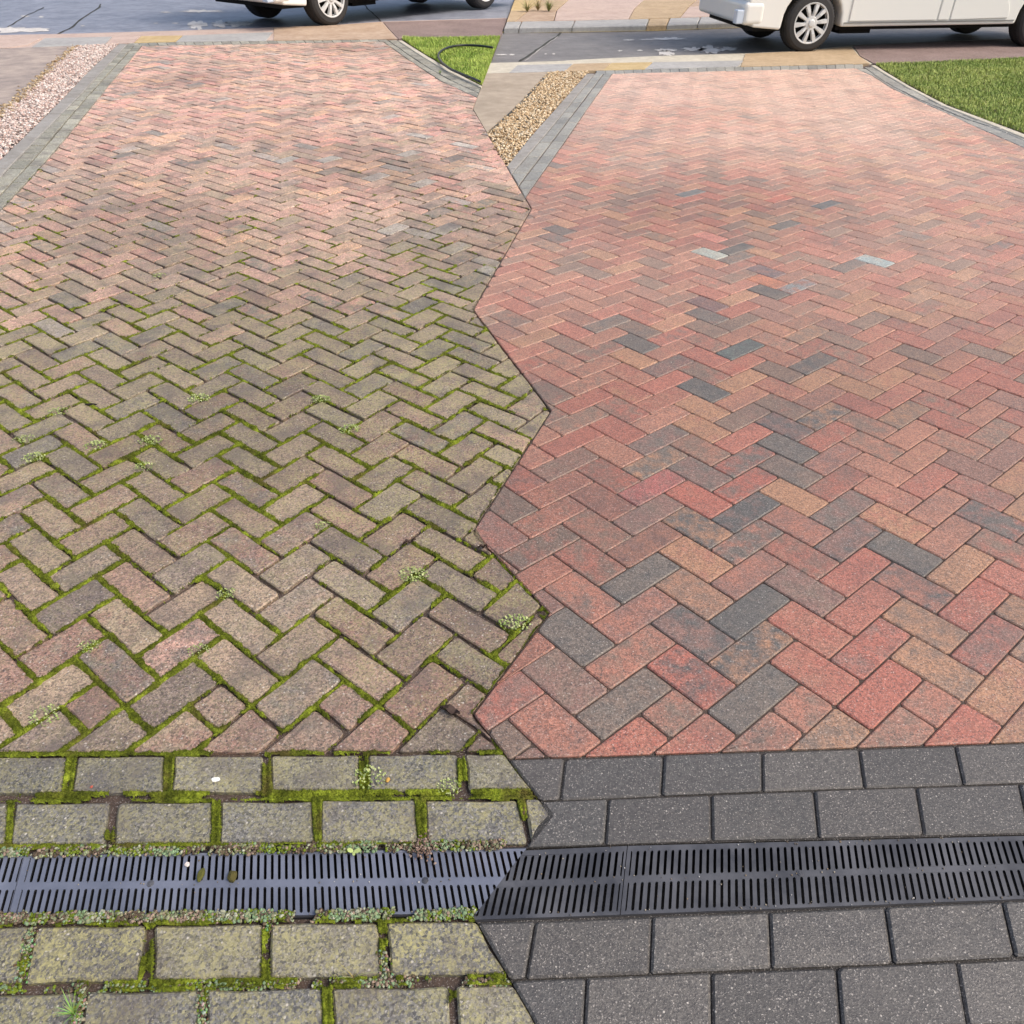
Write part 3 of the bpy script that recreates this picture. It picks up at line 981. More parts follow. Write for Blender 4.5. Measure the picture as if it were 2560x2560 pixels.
r4 += row_px(ext([(-410, -390)], 302, 3), ext([(-470, -450)], 318, 3), T4, B4)
T5, B5 = [(-1500, 2690), (1600, 2632)], [(-1500, 2900), (1600, 2830)]
r4 += row_px([(-1240 + 312 * k, -1222 + 312 * k) for k in range(10)], [(-1330 + 332 * k, -1312 + 332 * k) for k in range(10)], T5, B5)
blocks(r1 + r2, crs_l, M['brick_old'], GREY_OLD, True, 'left', 0.6, 0.0005, 0.0042)
blocks(r3 + r4, crs_l2, M['brick_old'], GREY_OLD, True, 'left', 0.85, 0.0005, 0.0042)

gp = lambda xs: [(x - 1.0, x + 1.0) for x in xs]
TR1, BR1 = [(1150, 1902), (1293, 1898), (1900, 1879), (2539, 1857), (2860, 1846)], [(1150, 2007), (1370, 2000), (1905, 1977), (2541, 1956), (2860, 1945)]
TR2, BR2 = [(a, b + 1.5) for a, b in BR1], [(1150, 2121), (1350, 2115), (1780, 2099), (2541, 2080), (2860, 2072)]
TR3, BR3 = [(1150, 2308), (1333, 2302), (1631, 2290), (1923, 2279), (2208, 2266), (2541, 2251), (2900, 2236)], [(1150, 2452), (1313, 2447), (1625, 2434), (1929, 2420), (2234, 2409), (2541, 2391), (2950, 2370)]
TR4, BR4 = [(a, b + 2.5) for a, b in BR3], [(1100, 2625), (3000, 2540)]
q1 = row_px(gp([1165, 1412, 1660, 1905, 2147, 2388, 2632, 2876]), gp([1145, 1399, 1654, 1906, 2161, 2410, 2662, 2912]), TR1, BR1)
q2 = row_px(gp([1262, 1520, 1778, 2035, 2290, 2548, 2806]), gp([1245, 1512, 1780, 2047, 2310, 2576, 2842]), TR2, BR2)
q3 = row_px(gp([1045, 1338, 1631, 1923, 2213, 2506, 2800]), gp([1005, 1313, 1625, 1929, 2234, 2538, 2845]), TR3, BR3)
q4 = row_px(gp([1155, 1466, 1778, 2092, 2392, 2700]), gp([1130, 1457, 1780, 2105, 2420, 2745]), TR4, BR4)
q1 += row_px(gp([2876, 3120, 3364, 3608, 3852]), gp([2912, 3164, 3416, 3668, 3920]), TR1, BR1)
q2 += row_px(gp([2806, 3064, 3322, 3580, 3838]), gp([2842, 3108, 3374, 3640, 3906]), TR2, BR2)
q3 += row_px(gp([2800, 3094, 3388, 3682]), gp([2845, 3152, 3460, 3768]), TR3, BR3)
q4 += row_px(gp([2700, 3006, 3312, 3618]), gp([2745, 3070, 3395, 3720]), TR4, BR4)
TR5, BR5 = [(1100, 2630), (3000, 2545), (3900, 2505)], [(1100, 2830), (3900, 2690)]
q4 += row_px(gp([960 + 322 * k for k in range(10)]), gp([910 + 342 * k for k in range(10)]), TR5, BR5)
blocks(q1 + q2, crs_r, M['brick_new'], GREY_NEW, False, 'right', 0, 0.0008, 0.004)
blocks(q3 + q4, crs_r2, M['brick_new'], GREY_NEW, False, 'right', 0, 0.0008, 0.0042)


def strip_blocks(A, B, y0, y1, length, phase=0.0):
    """blocks along a course between two curves, every 'length' metres"""
    o, y = [], y1
    d = 0
    prev = y1
    yy = y1
    acc = phase * length
    while yy > y0:
        p0 = at((cur(A, yy) + cur(B, yy)) / 2, yy); p1 = at((cur(A, yy - 1) + cur(B, yy - 1)) / 2, yy - 1)
        acc += (p1 - p0).length
        yy -= 1
        if acc >= length or yy <= y0:
            o.append([(cur(A, yy), yy), (cur(B, yy), yy), (cur(B, prev), prev), (cur(A, prev), prev)])
            prev, acc = yy, 0
    return o


side_l = slab('mossy_side_course', lz(L_EDG + L_IN[:0:-1]), -0.013, -0.14, M['sand'])
tag(side_l, 'two courses of pale grey edging blocks between gravel and mossy drive', 'paving', kind='structure')
blocks(strip_blocks(L_OUT, L_MID, 109, 640, 0.21) + strip_blocks(L_MID, L_IN, 112, 650, 0.21, 0.5), side_l, M['brick_old'], SIDE_OLD, True, 'left', 0.25, 0.0045, 0.004)
for P in strip_blocks(L_EDG, L_OUT, 109, 600, 0.9, 0.4):
    slab('edging_block', P, 0.006, -0.1, M['edging'], side_l, 0.006, 0.003)
sidr_l = slab('curved_mossy_course', lz(L_RIN + L_REDG[::-1]), -0.013, -0.14, M['sand'])
tag(sidr_l, 'curved double course of grey blocks with cream edging along the lawn that holds the hose', 'paving', kind='structure')
blocks(strip_blocks(L_RIN, L_RMID, 101, 262, 0.21) + strip_blocks(L_RMID, L_ROUT, 101, 253, 0.21, 0.5), sidr_l, M['brick_old'], SIDE_OLD, True, 'left', 0.15, 0.0045, 0.004)
for P in strip_blocks(L_ROUT, L_REDG, 101, 250, 0.9):
    slab('edging_stone', lz(P), 0.010, -0.1, M['cream'], sidr_l, 0.006, 0.002)
side_r = slab('grey_side_course', rz_(R_EDG + R_IN[::-1]), -0.008, -0.14, M['sand'])
tag(side_r, 'two courses of pale grey edging blocks between yellow gravel and clean drive', 'paving', kind='structure')
blocks(strip_blocks(R_OUT, R_MID, 180, 505, 0.21) + strip_blocks(R_MID, R_IN, 184, 540, 0.21, 0.5), side_r, M['brick_new'], SIDE_NEW, False, 'right', 0, 0.0042, 0.004)
for P in strip_blocks(R_EDG, R_OUT, 184, 490, 0.9, 0.3):
    P = rz_(P)
    if len(P) > 2:
        slab('edging_block', P, 0.004, -0.1, M['edging'], side_r, 0.005, 0.003)
sidr_r = slab('curved_grey_course', R_RIN + R_REDG[::-1], -0.008, -0.14, M['sand'])
tag(sidr_r, 'curved double course of grey blocks with cream edging along the mown lawn', 'paving', kind='structure')
blocks(strip_blocks(R_RIN, R_RMID, 172, 690, 0.21) + strip_blocks(R_RMID, R_ROUT, 168, 640, 0.21, 0.5), sidr_r, M['brick_new'], SIDE_NEW, False, 'right', 0, 0.0042, 0.004)
for P in strip_blocks(R_ROUT, R_REDG, 163, 615, 0.9):
    slab('edging_stone', P, 0.008, -0.1, M['cream'], sidr_r, 0.006, 0.002)

head_l = slab('mossy_header_course', clip_y([(320, 95), (953, 95), (1008, 118), (345, 118)], L_B, 'below') and
              [(320, LB(320)), (640, 102), (955, 98.5), (975, 103), (640, 110.5), (353, 115)], -0.013, -0.14, M['sand'])
tag(head_l, 'thin grey block course across the far end of the mossy drive', 'paving', kind='structure')
xs = [322 + 23 * i for i in range(29)]
blocks([[(a, LB(a)), (b, LB(b)), (b + 6, lerp(L_H, b + 6)), (a + 6, lerp(L_H, a + 6))] for a, b in zip(xs, xs[1:])], head_l, M['brick_old'], SIDE_OLD, True, 'left', 0.1, 0.0015, 0.002)
head_r = slab('grey_header_course', [(1490, RB(1490)), (1628, 172), (1920, 164), (2139, 161), (2150, 170.5), (1920, 175), (1628, 182), (1490, 185.5)], -0.008, -0.14, M['sand'])
tag(head_r, 'thin grey block course across the far end of the clean drive', 'paving', kind='structure')
xs = [1490 + 23 * i for i in range(30)]
blocks([[(a, RB(a)), (b, RB(b)), (b + 2, lerp(R_H, b + 2)), (a + 2, lerp(R_H, a + 2))] for a, b in zip(xs, xs[1:])], head_r, M['brick_new'], SIDE_NEW, False, 'right', 0, 0.0015, 0.002)


# ------------------------------------------------------------------ channel drains with slotted grates
def drain(name, label, top, bot, vp, vs, pitch, xs0, seams, side, mat, old):
    root = empty(name, at(700 if old else 1900, 2210), 0, label, 'drain', 'channel drains across the paving')
    vpx, vpy = vp
    refx = lambda xs: (lerp(top, xs) + lerp(bot, xs)) / 2

    def uv(xs, v):
        x = xs
        yr = refx(xs)
        for _ in range(4):
            y = lerp(top, x) + v * (lerp(bot, x) - lerp(top, x))
            x = vpx + (xs - vpx) * (y - vpy) / (yr - vpy)
        return (x, y)

    def add(mb, P, z1, z0, ch=0.0, do_clip=True):
        P = dedupe(P, 0.05)
        if do_clip:
            P = clip(P, ZIG, side) if len(P) > 2 else P
        if len(P) < 3:
            return False
        G = ground_poly(P, 0)
        if area(G) < 1e-6:
            return False
        prism(mb, G, z1, z0, ch)
        return True
    L_, R_ = (-1280, 1420) if old else (1120, 3900)
    zg = -0.004
    # trough
    mb = MB()
    xs_ = list(range(L_, R_ + 1, 160))
    band = lambda v0, v1, a, b: [uv(a, v0), uv(b, v0), uv(b, v1), uv(a, v1)]
    add(mb, band(0.02, 0.98, L_, R_), -0.13, -0.145)
    add(mb, band(-0.028, 0.0, L_, R_), zg - 0.002, -0.14)
    add(mb, band(1.0, 1.028, L_, R_), zg - 0.002, -0.14)
    ch_ = mb.build('channel', M['trough'], root)
    ch_.location = -root.location
    v0, v1, v2, v3 = vs
    edges = [L_] + seams + [R_]
    r = 0.21
    for a, b in zip(edges, edges[1:]):
        a2, b2 = (a + 1.0 if a != L_ else a), (b - 1.0 if b != R_ else b)
        mb = MB()
        ok = add(mb, band(0.0, v0, a2, b2), zg, -0.0105)
        ok |= add(mb, band(v1, v2, a2, b2), zg, -0.0105)
        ok |= add(mb, band(v3, 1.0, a2, b2), zg, -0.0105)
        n0 = math.ceil((a2 - xs0) / pitch); n1 = math.floor((b2 - xs0) / pitch)
        cs = [xs0 + pitch * i for i in range(n0, n1)]
        if not ok:
            continue
        # solid end pieces
        for va, vb in ((v0, v1), (v2, v3)):
            add(mb, band(va, vb, a2, xs0 + pitch * n0), zg, -0.0105)
            add(mb, band(va, vb, xs0 + pitch * n1, b2), zg, -0.0105)
        gr = mb.build('grate', mat, root)
        gr.location = -root.location
        hw = pitch * 0.5
        sw = pitch * 0.205
        for c in cs:
            for va, vb in ((v0, v1), (v2, v3)):
                dv = sw / 1.0 / max(1.0, (lerp(bot, c) - lerp(top, c)))
                left = [(c, va)]
                rr = []
                for t in (0, 0.5, 1):
                    an = math.pi / 2 * t
                    rr.append((sw * math.sin(an), dv * (1 - math.cos(an))))
                Lp = [(c + dx, va + d) for dx, d in rr] + [(c + dx, vb - d) for dx, d in rr[::-1]]
                Rp = [(c + pitch - dx, vb - d) for dx, d in rr] + [(c + pitch - dx, va + d) for dx, d in rr[::-1]]
                P = [uv(x, v) for x, v in Lp + Rp]
                bb = MB()
                if add(bb, P, zg, -0.0085):
                    o = bb.build('bar', mat, gr)
                    o.data.materials.append(M['trough'])
                    for q in list(o.data.polygons)[1:]:
                        q.material_index = 1
    return root, uv


m = NT('trough'); M['trough'] = m.done(m.mix(m.noise(30, 3), (0.006, 0.006, 0.007), (0.02, 0.02, 0.024)), 0.7)
_, uvL = drain('channel_drain', 'blue-grey slotted channel drain with lichen along both edges, in mossy paving', [(-1300, 2146), (150, 2135), (1301, 2119), (1420, 2117)],
               [(-1300, 2303), (150, 2290), (1171, 2281), (1420, 2279)], (701, -268), (0.035, 0.435, 0.55, 0.965), 17.86, 715, [38], 'left', M['grate_old'], True)
_, uvR = drain('channel_drain', 'dark grey slotted channel drain in clean charcoal paving', [(1120, 2132), (1319, 2124), (1566, 2112), (2541, 2087), (2900, 2078)],
               [(1120, 2299), (1200, 2296), (1553, 2284), (2541, 2245), (2900, 2231)], (1810, -175), (0.075, 0.44, 0.535, 0.95), 18.05, 1571, [1560], 'right', M['grate_new'], False)
for o in list(COL.objects):
    if o.name.startswith('channel_drain'):
        gs = [c for c in o.children if c.name.startswith('grate')]
        old = 'lichen' in o['label']
        for xs_, in ((376,), (1063,), (2000,)):
            if (xs_ < 1200) != old:
                continue
            c = at(*(uvL if old else uvR)(xs_, 0.495), -0.004)
            mb = MB()
            for r0, z0, z1 in ((0.0062, -0.004, -0.0025), (0.0035, -0.0026, -0.0016)):
                k = 14
                ring = [(c.x + r0 * math.cos(2 * math.pi * i / k), c.y + r0 * math.sin(2 * math.pi * i / k)) for i in range(k)]
                prism(mb, ring, z1, z0 - 0.002, 0.0008)
            mb.build('screw', M['grate_new'], max(gs, key=lambda q: len(q.data.polygons)))

# ------------------------------------------------------------------ moss in the joints (height field over the joints only)
ZX = np.array([p[0] for p in ZIG], float); ZY = np.array([p[1] for p in ZIG], float)


def amount(px, py, X, Y):
    a = np.interp(py, [150, 300, 430, 560, 700, 1000, 1500, 1880, 2120, 2300, 2600], [0.0, 0.14, 0.32, 0.50, 0.66, 0.76, 0.76, 0.70, 0.70, 0.36, 0.34])
    a = a - 0.22 * np.exp(-(((px - 330) / 330) ** 2 + ((py - 690) / 190) ** 2))
    a = a - 0.22 * np.exp(-(((px - 1180) / 170) ** 2 + ((py - 1420) / 260) ** 2))
    a = a - 0.15 * np.exp(-(((px - 120) / 200) ** 2 + ((py - 200) / 200) ** 2))
    return a


def moss():
    Vs, Fs, n0 = [], [], 0
    blV, blF, bn = [], [], 0
    zones = [(2640, 1500, 0.0018), (1500, 1050, 0.0028), (1050, 760, 0.0045), (760, 500, 0.008), (500, 330, 0.013)]
    for yb, yt, st in zones:
        ya, yz = at(700, yb).y, at(700, yt).y
        xa = min(at(-20, yb).x, at(-20, yt).x); xb = at(1385, yt).x
        nx, ny = int((xb - xa) / st) + 1, int((yz - ya) / st) + 1
        D = np.full((ny, nx), 1.0, np.float32)
        for (p, q) in SEG:
            w_ = 0.028
            x0, x1 = min(p[0], q[0]) - w_, max(p[0], q[0]) + w_
            y0, y1 = min(p[1], q[1]) - w_, max(p[1], q[1]) + w_
            i0, i1 = max(0, int((x0 - xa) / st)), min(nx, int((x1 - xa) / st) + 2)
            j0, j1 = max(0, int((y0 - ya) / st)), min(ny, int((y1 - ya) / st) + 2)
            if i0 >= i1 or j0 >= j1:
                continue
            X = xa + np.arange(i0, i1) * st; Y = (ya + np.arange(j0, j1) * st)[:, None]
            dx, dy = q[0] - p[0], q[1] - p[1]
            l2 = dx * dx + dy * dy + 1e-12
            t = np.clip(((X - p[0]) * dx + (Y - p[1]) * dy) / l2, 0, 1)
            d = np.hypot(X - p[0] - t * dx, Y - p[1] - t * dy)
            D[j0:j1, i0:i1] = np.minimum(D[j0:j1, i0:i1], d)
        X, Y = np.meshgrid(xa + np.arange(nx) * st, ya + np.arange(ny) * st)
        px, py = to_px(X, Y)
        am = amount(px, py, X, Y)
        n1 = fbm(X * 9, Y * 9, 3, 3)
        n2 = fbm(X * 45, Y * 45, 8, 3)
        cover = am + (n1 - 0.5) * 1.9 + (n2 - 0.5) * 0.9
        wid = 0.0092 * np.clip((cover - 0.30) * 1.9, 0, 1.35) * (0.72 + 0.56 * n2)
        big = py > 1880
        gapm = np.where(big, 0.0045, 0.0)
        wid = np.where(wid > 0.0015, wid + gapm, 0)
        if yt == 1500:
            ins = np.zeros(px.shape, bool)
            for G in BLK:
                gx = [p[0] for p in G]; gy = [p[1] for p in G]
                i0, i1 = max(0, int((min(gx) - xa) / st)), min(nx, int((max(gx) - xa) / st) + 2)
                j0, j1 = max(0, int((min(gy) - ya) / st)), min(ny, int((max(gy) - ya) / st) + 2)
                if i0 < i1 and j0 < j1:
                    ins[j0:j1, i0:i1] |= in_poly(X[j0:j1, i0:i1], Y[j0:j1, i0:i1], G)
            wid = np.where(ins, wid * 0.22, wid)
        e = 1 - D / np.maximum(wid, 1e-4)
        lim = np.interp(py.ravel(), ZY, ZX).reshape(py.shape)
        drainmask = (py > 2117 - 0.013 * (px - 150) + 6) & (py < 2296)
        # the ground polygons of grates lie inside this band
        ok = (e > 0) & (px < lim - 1.5) & ~drainmask
        f1 = vnoise(X * 190, Y * 190, 21); f2 = vnoise(X * 420, Y * 420, 22)
        Z = -0.007 + np.sqrt(np.clip(e, 0, 1)) * (0.0105 + 0.009 * (n2 - 0.5)) + (f1 - 0.5) * 0.0032 + (f2 - 0.5) * 0.0022
        Z = np.where(e < 0.02, -0.007, Z)
        q = ok[:-1, :-1] & ok[1:, :-1] & ok[:-1, 1:] & ok[1:, 1:]
        idx = np.full((ny, nx), -1, np.int64)
        use = np.zeros((ny, nx), bool)
        for sj in (slice(0, -1), slice(1, None)):
            for si in (slice(0, -1), slice(1, None)):
                use[sj, si] |= q
        idx[use] = np.arange(use.sum()) + n0
        V = np.stack([X[use], Y[use], Z[use]], 1)
        F = np.stack([idx[:-1, :-1][q], idx[:-1, 1:][q], idx[1:, 1:][q], idx[1:, :-1][q]], 1)
        Vs.append(V); Fs.append(F); n0 += len(V)
        # short fuzzy stems
        if yt >= 760:
            den = {1500: 0.55, 1050: 0.6, 760: 0.8}[yt]
            s = RNG.random(len(V)) < den
            P = V[s] + np.c_[RNG.normal(0, st * 0.4, (s.sum(), 2)), np.zeros(s.sum())]
            k = len(P)
            h = RNG.uniform(0.0022, 0.0052, k) * (1 if yt > 1400 else 1.25)
            an = RNG.uniform(0, 6.283, k)
            wd = RNG.uniform(0.0006, 0.0012, k) * (1 if yt > 1400 else 1.6)
            dx, dy = np.cos(an) * wd, np.sin(an) * wd
            tip = P + np.c_[RNG.normal(0, 0.0015, (k, 2)), h]
            blV.append(np.stack([P - np.c_[dx, dy, np.zeros(k)], P + np.c_[dx, dy, np.zeros(k)], tip], 1).reshape(-1, 3))
            blF.append(np.arange(k * 3).reshape(-1, 3) + bn)
            bn += k * 3
    me = np_mesh('moss', np.concatenate(Vs), np.concatenate(Fs), None, True)
    o = link('moss', me, M['moss'])
    tag(o, 'bright green moss cushions growing along the joints of the unwashed drive', 'moss', kind='stuff')
    me = np_mesh('moss_stem', np.concatenate(blV), np.concatenate(blF))
    c = link('moss_stem', me, M['moss'], o)
    tag(c, kind='stuff')


moss()


# ------------------------------------------------------------------ lichen and crumbs along the drain and in the front joints
def crust_points():
    P, Cc, Sz = [], [], []
    pal = [(0.22, 0.25, 0.14), (0.19, 0.19, 0.11), (0.27, 0.20, 0.15), (0.10, 0.075, 0.05), (0.12, 0.16, 0.015), (0.18, 0.26, 0.14), (0.32, 0.33, 0.24)]

    def band(n, f0, f1, xa, xb, wts, smin, smax, z0=0.0, gate=0.0, sd=0):
        for _ in range(n):
            x = random.uniform(xa, xb)
            t = random.betavariate(1.6, 1.6)
            y = f0(x) + (f1(x) - f0(x)) * t
            if x > np.interp(y, ZY, ZX) - 4:
                continue
            g_ = at(x, y)
            nn = float(fbm(g_.x * 22, g_.y * 22, 40 + sd))
            if nn < gate:
                continue
            wv = list(wts)
            k = int(float(fbm(g_.x * 14 + 5, g_.y * 14, 60 + sd)) * 7.999)
            c = pal[k] if random.random() < 0.45 else random.choices(pal, wv)[0]
            P.append((g_.x, g_.y, z0 + random.uniform(0.0, 0.007) * (1 - abs(t - 0.5))))
            q = random.uniform(0.75, 1.2)
            Cc.append(tuple(v * q for v in c)); Sz.append(random.uniform(smin, smax))
    w1 = (3, 3, 2, 2, 2, 1, 1)
    dt = lambda x: 2135 - 0.0139 * (x - 150); db = lambda x: 2290 - 0.0088 * (x - 150)
    band(2600, lambda x: dt(x) - 21, lambda x: dt(x) + 4 + 5 * float(vnoise(x * .03, 1, 5)), -20, 1290, w1, 0.0016, 0.0038, -0.002, 0.36, 0)
    band(3000, lambda x: db(x) - 7 - 7 * float(vnoise(x * .03, 3, 6)), lambda x: db(x) + 20, -20, 1200, w1, 0.0016, 0.0038, -0.001, 0.30, 1)
    w2 = (3, 1, 1, 4, 2, 5, 2)
    band(2400, lambda x: lerp(B3, x) - 2, lambda x: lerp(T4, x) + 3, -20, 1320, w2, 0.0015, 0.0034, -0.006, 0.40, 2)
    for (x0, y0, x1, y1, n) in ((80, 2318, 50, 2455, 260), (205, 2480, 188, 2560, 240), (508, 2475, 504, 2560, 160), (955, 2380, 967, 2450, 160), (672, 2300, 668, 2330, 50)):
        for _ in range(n):
            t = random.random()
            x, y = x0 + (x1 - x0) * t + random.gauss(0, 7), y0 + (y1 - y0) * t
            g_ = at(x, y)
            P.append((g_.x, g_.y, random.uniform(-0.004, 0.004)))
            Cc.append(tuple(v * random.uniform(.75, 1.2) for v in random.choices(pal, w2)[0])); Sz.append(random.uniform(0.0015, 0.0032))
    return np.array(P), np.array(Sz), np.array(Cc)


cp, cs_, cc_ = crust_points()
tag(scatter('lichen_crust', cp, cs_, cc_, M['crust'], 0.75, 0.35), 'crumbly grey-green and pinkish lichen along the blue-grey drain', 'lichen', kind='stuff')


# ------------------------------------------------------------------ small plants and litter on the mossy paving
def clump(x, y, rad, label, cols=((0.30, 0.36, 0.12), (0.40, 0.44, 0.20), (0.22, 0.30, 0.08)), n=90, group='pale stonecrop clumps in the mossy joints'):
    c = at(x, y)
    mb = MB()
    for _ in range(n):
        r, t = rad * math.sqrt(random.random()), random.uniform(0, 6.283)
        h = rad * 0.55 * (1 - (r / rad) ** 2) * random.uniform(0.5, 1.1) + 0.003
        px_, py_ = r * math.cos(t) * 1.15, r * math.sin(t) * 0.9
        l, wd = rad * random.uniform(0.14, 0.24), rad * random.uniform(0.06, 0.10)
        a = random.uniform(0, 6.283); up = random.uniform(0.2, 1.0)
        d = Vector((math.cos(a) * math.cos(up), math.sin(a) * math.cos(up), math.sin(up)))
        s = Vector((-math.sin(a), math.cos(a), 0))
        b = Vector((px_, py_, h * 0.6))
        k = random.uniform(0.8, 1.2)
        col = tuple(v * k for v in random.choice(cols))
        mid = b + d * l * 0.5
        up_ = d.cross(s) * -wd * 0.5
        mb.add([b, mid + s * wd, mid - s * wd, mid + up_, b + d * l], [(0, 1, 3), (0, 3, 2), (1, 4, 3), (3, 4, 2), (0, 2, 1), (1, 2, 4)], col)
    o = mb.build('stonecrop_clump', M['leafy'], None)
    o.location = (c.x, c.y, 0)
    return tag(o, label, 'plant', group)


for x, y, r_, lb in ((924, 1946, 0.030, 'largest pale green stonecrop clump, on the grey block course beside a yellow leaf crumb'),
                     (224, 1618, 0.024, 'pale stonecrop clump in moss near the left edge, two bricks above the drain courses'),
                     (498, 1628, 0.023, 'pale stonecrop clump in the moss nearest the middle of the mossy bricks above the drain'),
                     (567, 1487, 0.024, 'pale stonecrop clump at a joint meeting below a reddish brick on the mossy drive'),
                     (1034, 1440, 0.034, 'spreading pale green stonecrop clump near the dark leaf curl by the clean drive'),
                     (1288, 1560, 0.034, 'bushy stonecrop clump pressed against the edge of the clean red bricks'),
                     (808, 1316, 0.022, 'small stonecrop clump in moss up the drive from the reddest mossy brick'),
                     (497, 998, 0.034, 'round yellow-green stonecrop clump in the middle of the mossy drive'),
                     (378, 1104, 0.034, 'yellowish stonecrop clump straddling a joint below the round clump'),
                     (240, 1116, 0.032, 'flat yellowish stonecrop clump on a greyish brick left of the straddling clump'),
                     (86, 1146, 0.032, 'low stonecrop clump close to the photo left edge, lower of two there'),
                     (60, 1100, 0.030, 'low stonecrop clump close to the photo left edge, upper of two there'),
                     (361, 1169, 0.028, 'yellow-green stonecrop clump just below the straddling clump'),
                     (146, 1031, 0.030, 'sparse stonecrop clump left of the dark chip on the mossy drive'),
                     (875, 1076, 0.032, 'yellow-green stonecrop clump on the right of the mossy drive, lower of a pair'),
                     (802, 1001, 0.032, 'yellow-green stonecrop clump on the right of the mossy drive, upper of a pair'),
                     (115, 1790, 0.030, 'scattered stonecrop clump by the cut bricks at the photo left edge'),
                     (1125, 1970, 0.022, 'thin grey-green stonecrop clump at the right end of the mossy block course'),
                     (400, 690, 0.03, 'tiny stonecrop tuft farthest up the mossy drive')):
    clump(x, y, r_, lb, n=130 if r_ > 0.03 else 90)


def lump(name, x, y, sx_, sy_, sz_, z, col, label, cat, group=None, rz=0.0, mat='crust'):
    """one small uneven lump, a couple of dozen faces"""
    V = []
    F = [tuple(f) for f in ICO_F]
    for p in ICO_V:
        k = 1 + random.uniform(-0.22, 0.22)
        V.append((p[0] * sx_ * k, p[1] * sy_ * k, p[2] * sz_ * k))
    mid, F2 = {}, []

    def md(i, j):
        key = (min(i, j), max(i, j))
        if key not in mid:
            a, b = Vector(V[i]), Vector(V[j])
            mm = (a + b) / 2 * random.uniform(1.0, 1.28)
            mid[key] = len(V); V.append(tuple(mm))
        return mid[key]
    for i, j, k in F:
        a, b, c = md(i, j), md(j, k), md(k, i)
        F2 += [(i, a, c), (a, j, b), (c, b, k), (a, b, c)]
    mb = MB()
    mb.add(V, F2, col)
    o = mb.build(name, M[mat], None)
    p = at(x, y, 0)
    o.location = (p.x, p.y, z + sz_ * 0.7)
    o.rotation_euler = (0, 0, rz)
    return tag(o, label, cat, group)


lump('pebble', 467, 2160, 0.0045, 0.0045, 0.004, -0.004, (0.62, 0.55, 0.50), 'tiny pale square pebble lying over a slot of the blue-grey drain', 'pebble', mat='stone')
lump('moss_clod', 502, 2187, 0.0060, 0.015, 0.006, -0.004, (0.09, 0.09, 0.02), 'slim upright olive moss clod on the blue-grey drain, beside the pebble', 'moss clod', 'moss clods on the drain')
lump('moss_clod', 580, 2192, 0.0105, 0.0105, 0.007, -0.004, (0.075, 0.065, 0.02), 'round brownish moss clod on the blue-grey drain', 'moss clod', 'moss clods on the drain')
lump('leaf_crumb', 970, 1950, 0.005, 0.006, 0.003, 0.0, (0.45, 0.27, 0.07), 'tiny ochre leaf crumb beside the largest stonecrop clump', 'leaf')
lump('white_spot', 540, 1949, 0.009, 0.0055, 0.0016, 0.0, (0.72, 0.72, 0.66), 'white dropping spot on a grey block above the blue-grey drain', 'dropping')
lump('red_crumb', 229, 1968, 0.003, 0.003, 0.002, 0.0, (0.40, 0.10, 0.07), 'tiny red brick crumb on a grey block near the photo left edge', 'crumb')
lump('grit', 1310, 2030, 0.004, 0.012, 0.003, -0.001, (0.12, 0.07, 0.05), 'brown dried stem in the block joint next to the clean paving', 'debris')
lump('dark_chip', 228, 1013, 0.022, 0.007, 0.004, 0.0, (0.02, 0.016, 0.014), 'dark slate chip lying across a joint on the mossy drive', 'chip')


def curl(x, y, ln, label, rz):
    """dead leaf, folded along its rib"""
    mb = MB()
    n = 7
    V, F = [], []
    for i in range(n):
        t = i / (n - 1)
        w_ = ln * 0.32 * math.sin(math.pi * min(0.97, t * 0.94 + 0.03)) * random.uniform(0.8, 1.15)
        cx = (t - 0.5) * ln
        z = 0.004 + 0.008 * math.sin(t * 5) ** 2
        for s_, dz in ((-1, 0.007), (0, 0.0), (1, 0.005)):
            V.append((cx + random.uniform(-.001, .001), s_ * w_ * 0.6, z + dz * random.uniform(0.6, 1.3)))
    for i in range(n - 1):
        for s_ in (0, 1):
            a = i * 3 + s_
            F.append((a, a + 3, a + 4, a + 1))
    k = len(V)
    V += [(p[0], p[1], p[2] - 0.0012) for p in V]
    F += [tuple(q + k for q in f[::-1]) for f in F]
    mb.add(V, F, (0.055, 0.035, 0.028))
    o = mb.build('dead_leaf', M['leafy'], None)
    p = at(x, y)
    o.location = (p.x, p.y, 0.001)
    o.rotation_euler = (0, 0, rz)
    return tag(o, label, 'leaf', 'dead leaves on the mossy drive')


curl(1024, 1361, 0.036, 'dark curled dead leaf on moss above the spreading stonecrop', 0.4)
curl(1128, 1783, 0.045, 'brown curled dead leaf on the cut bricks next to the clean drive', -0.5)
curl(1206, 1374, 0.026, 'black scrap of dead leaf at the edge of the clean red bricks', 0.2)


def blade_tuft(name, x, y, n, h, wd, col, label, cat, spread=0.9):
    p = at(x, y)
    mb = MB()
    for _ in range(n):
        a, lean = random.uniform(0, 6.283), random.uniform(0.25, spread)
        hh = h * random.uniform(0.5, 1.1)
        d = Vector((math.cos(a), math.sin(a), 0)); s = Vector((-d.y, d.x, 0))
        c = tuple(v * random.uniform(0.8, 1.25) for v in col)
        V, F = [], []
        for i in range(4):
            t = i / 3
            q = d * hh * lean * t ** 1.6 + Vector((0, 0, hh * (t - 0.35 * lean * t * t)))
            ww = wd * (1 - t * 0.9)
            V += [q - s * ww, q + s * ww]
        for i in range(3):
            F.append((2 * i, 2 * i + 1, 2 * i + 3, 2 * i + 2))
        mb.add(V, F, c)
    o = mb.build(name, M['grass'], None)
    o.location = (p.x, p.y, 0)
    return tag(o, label, cat)


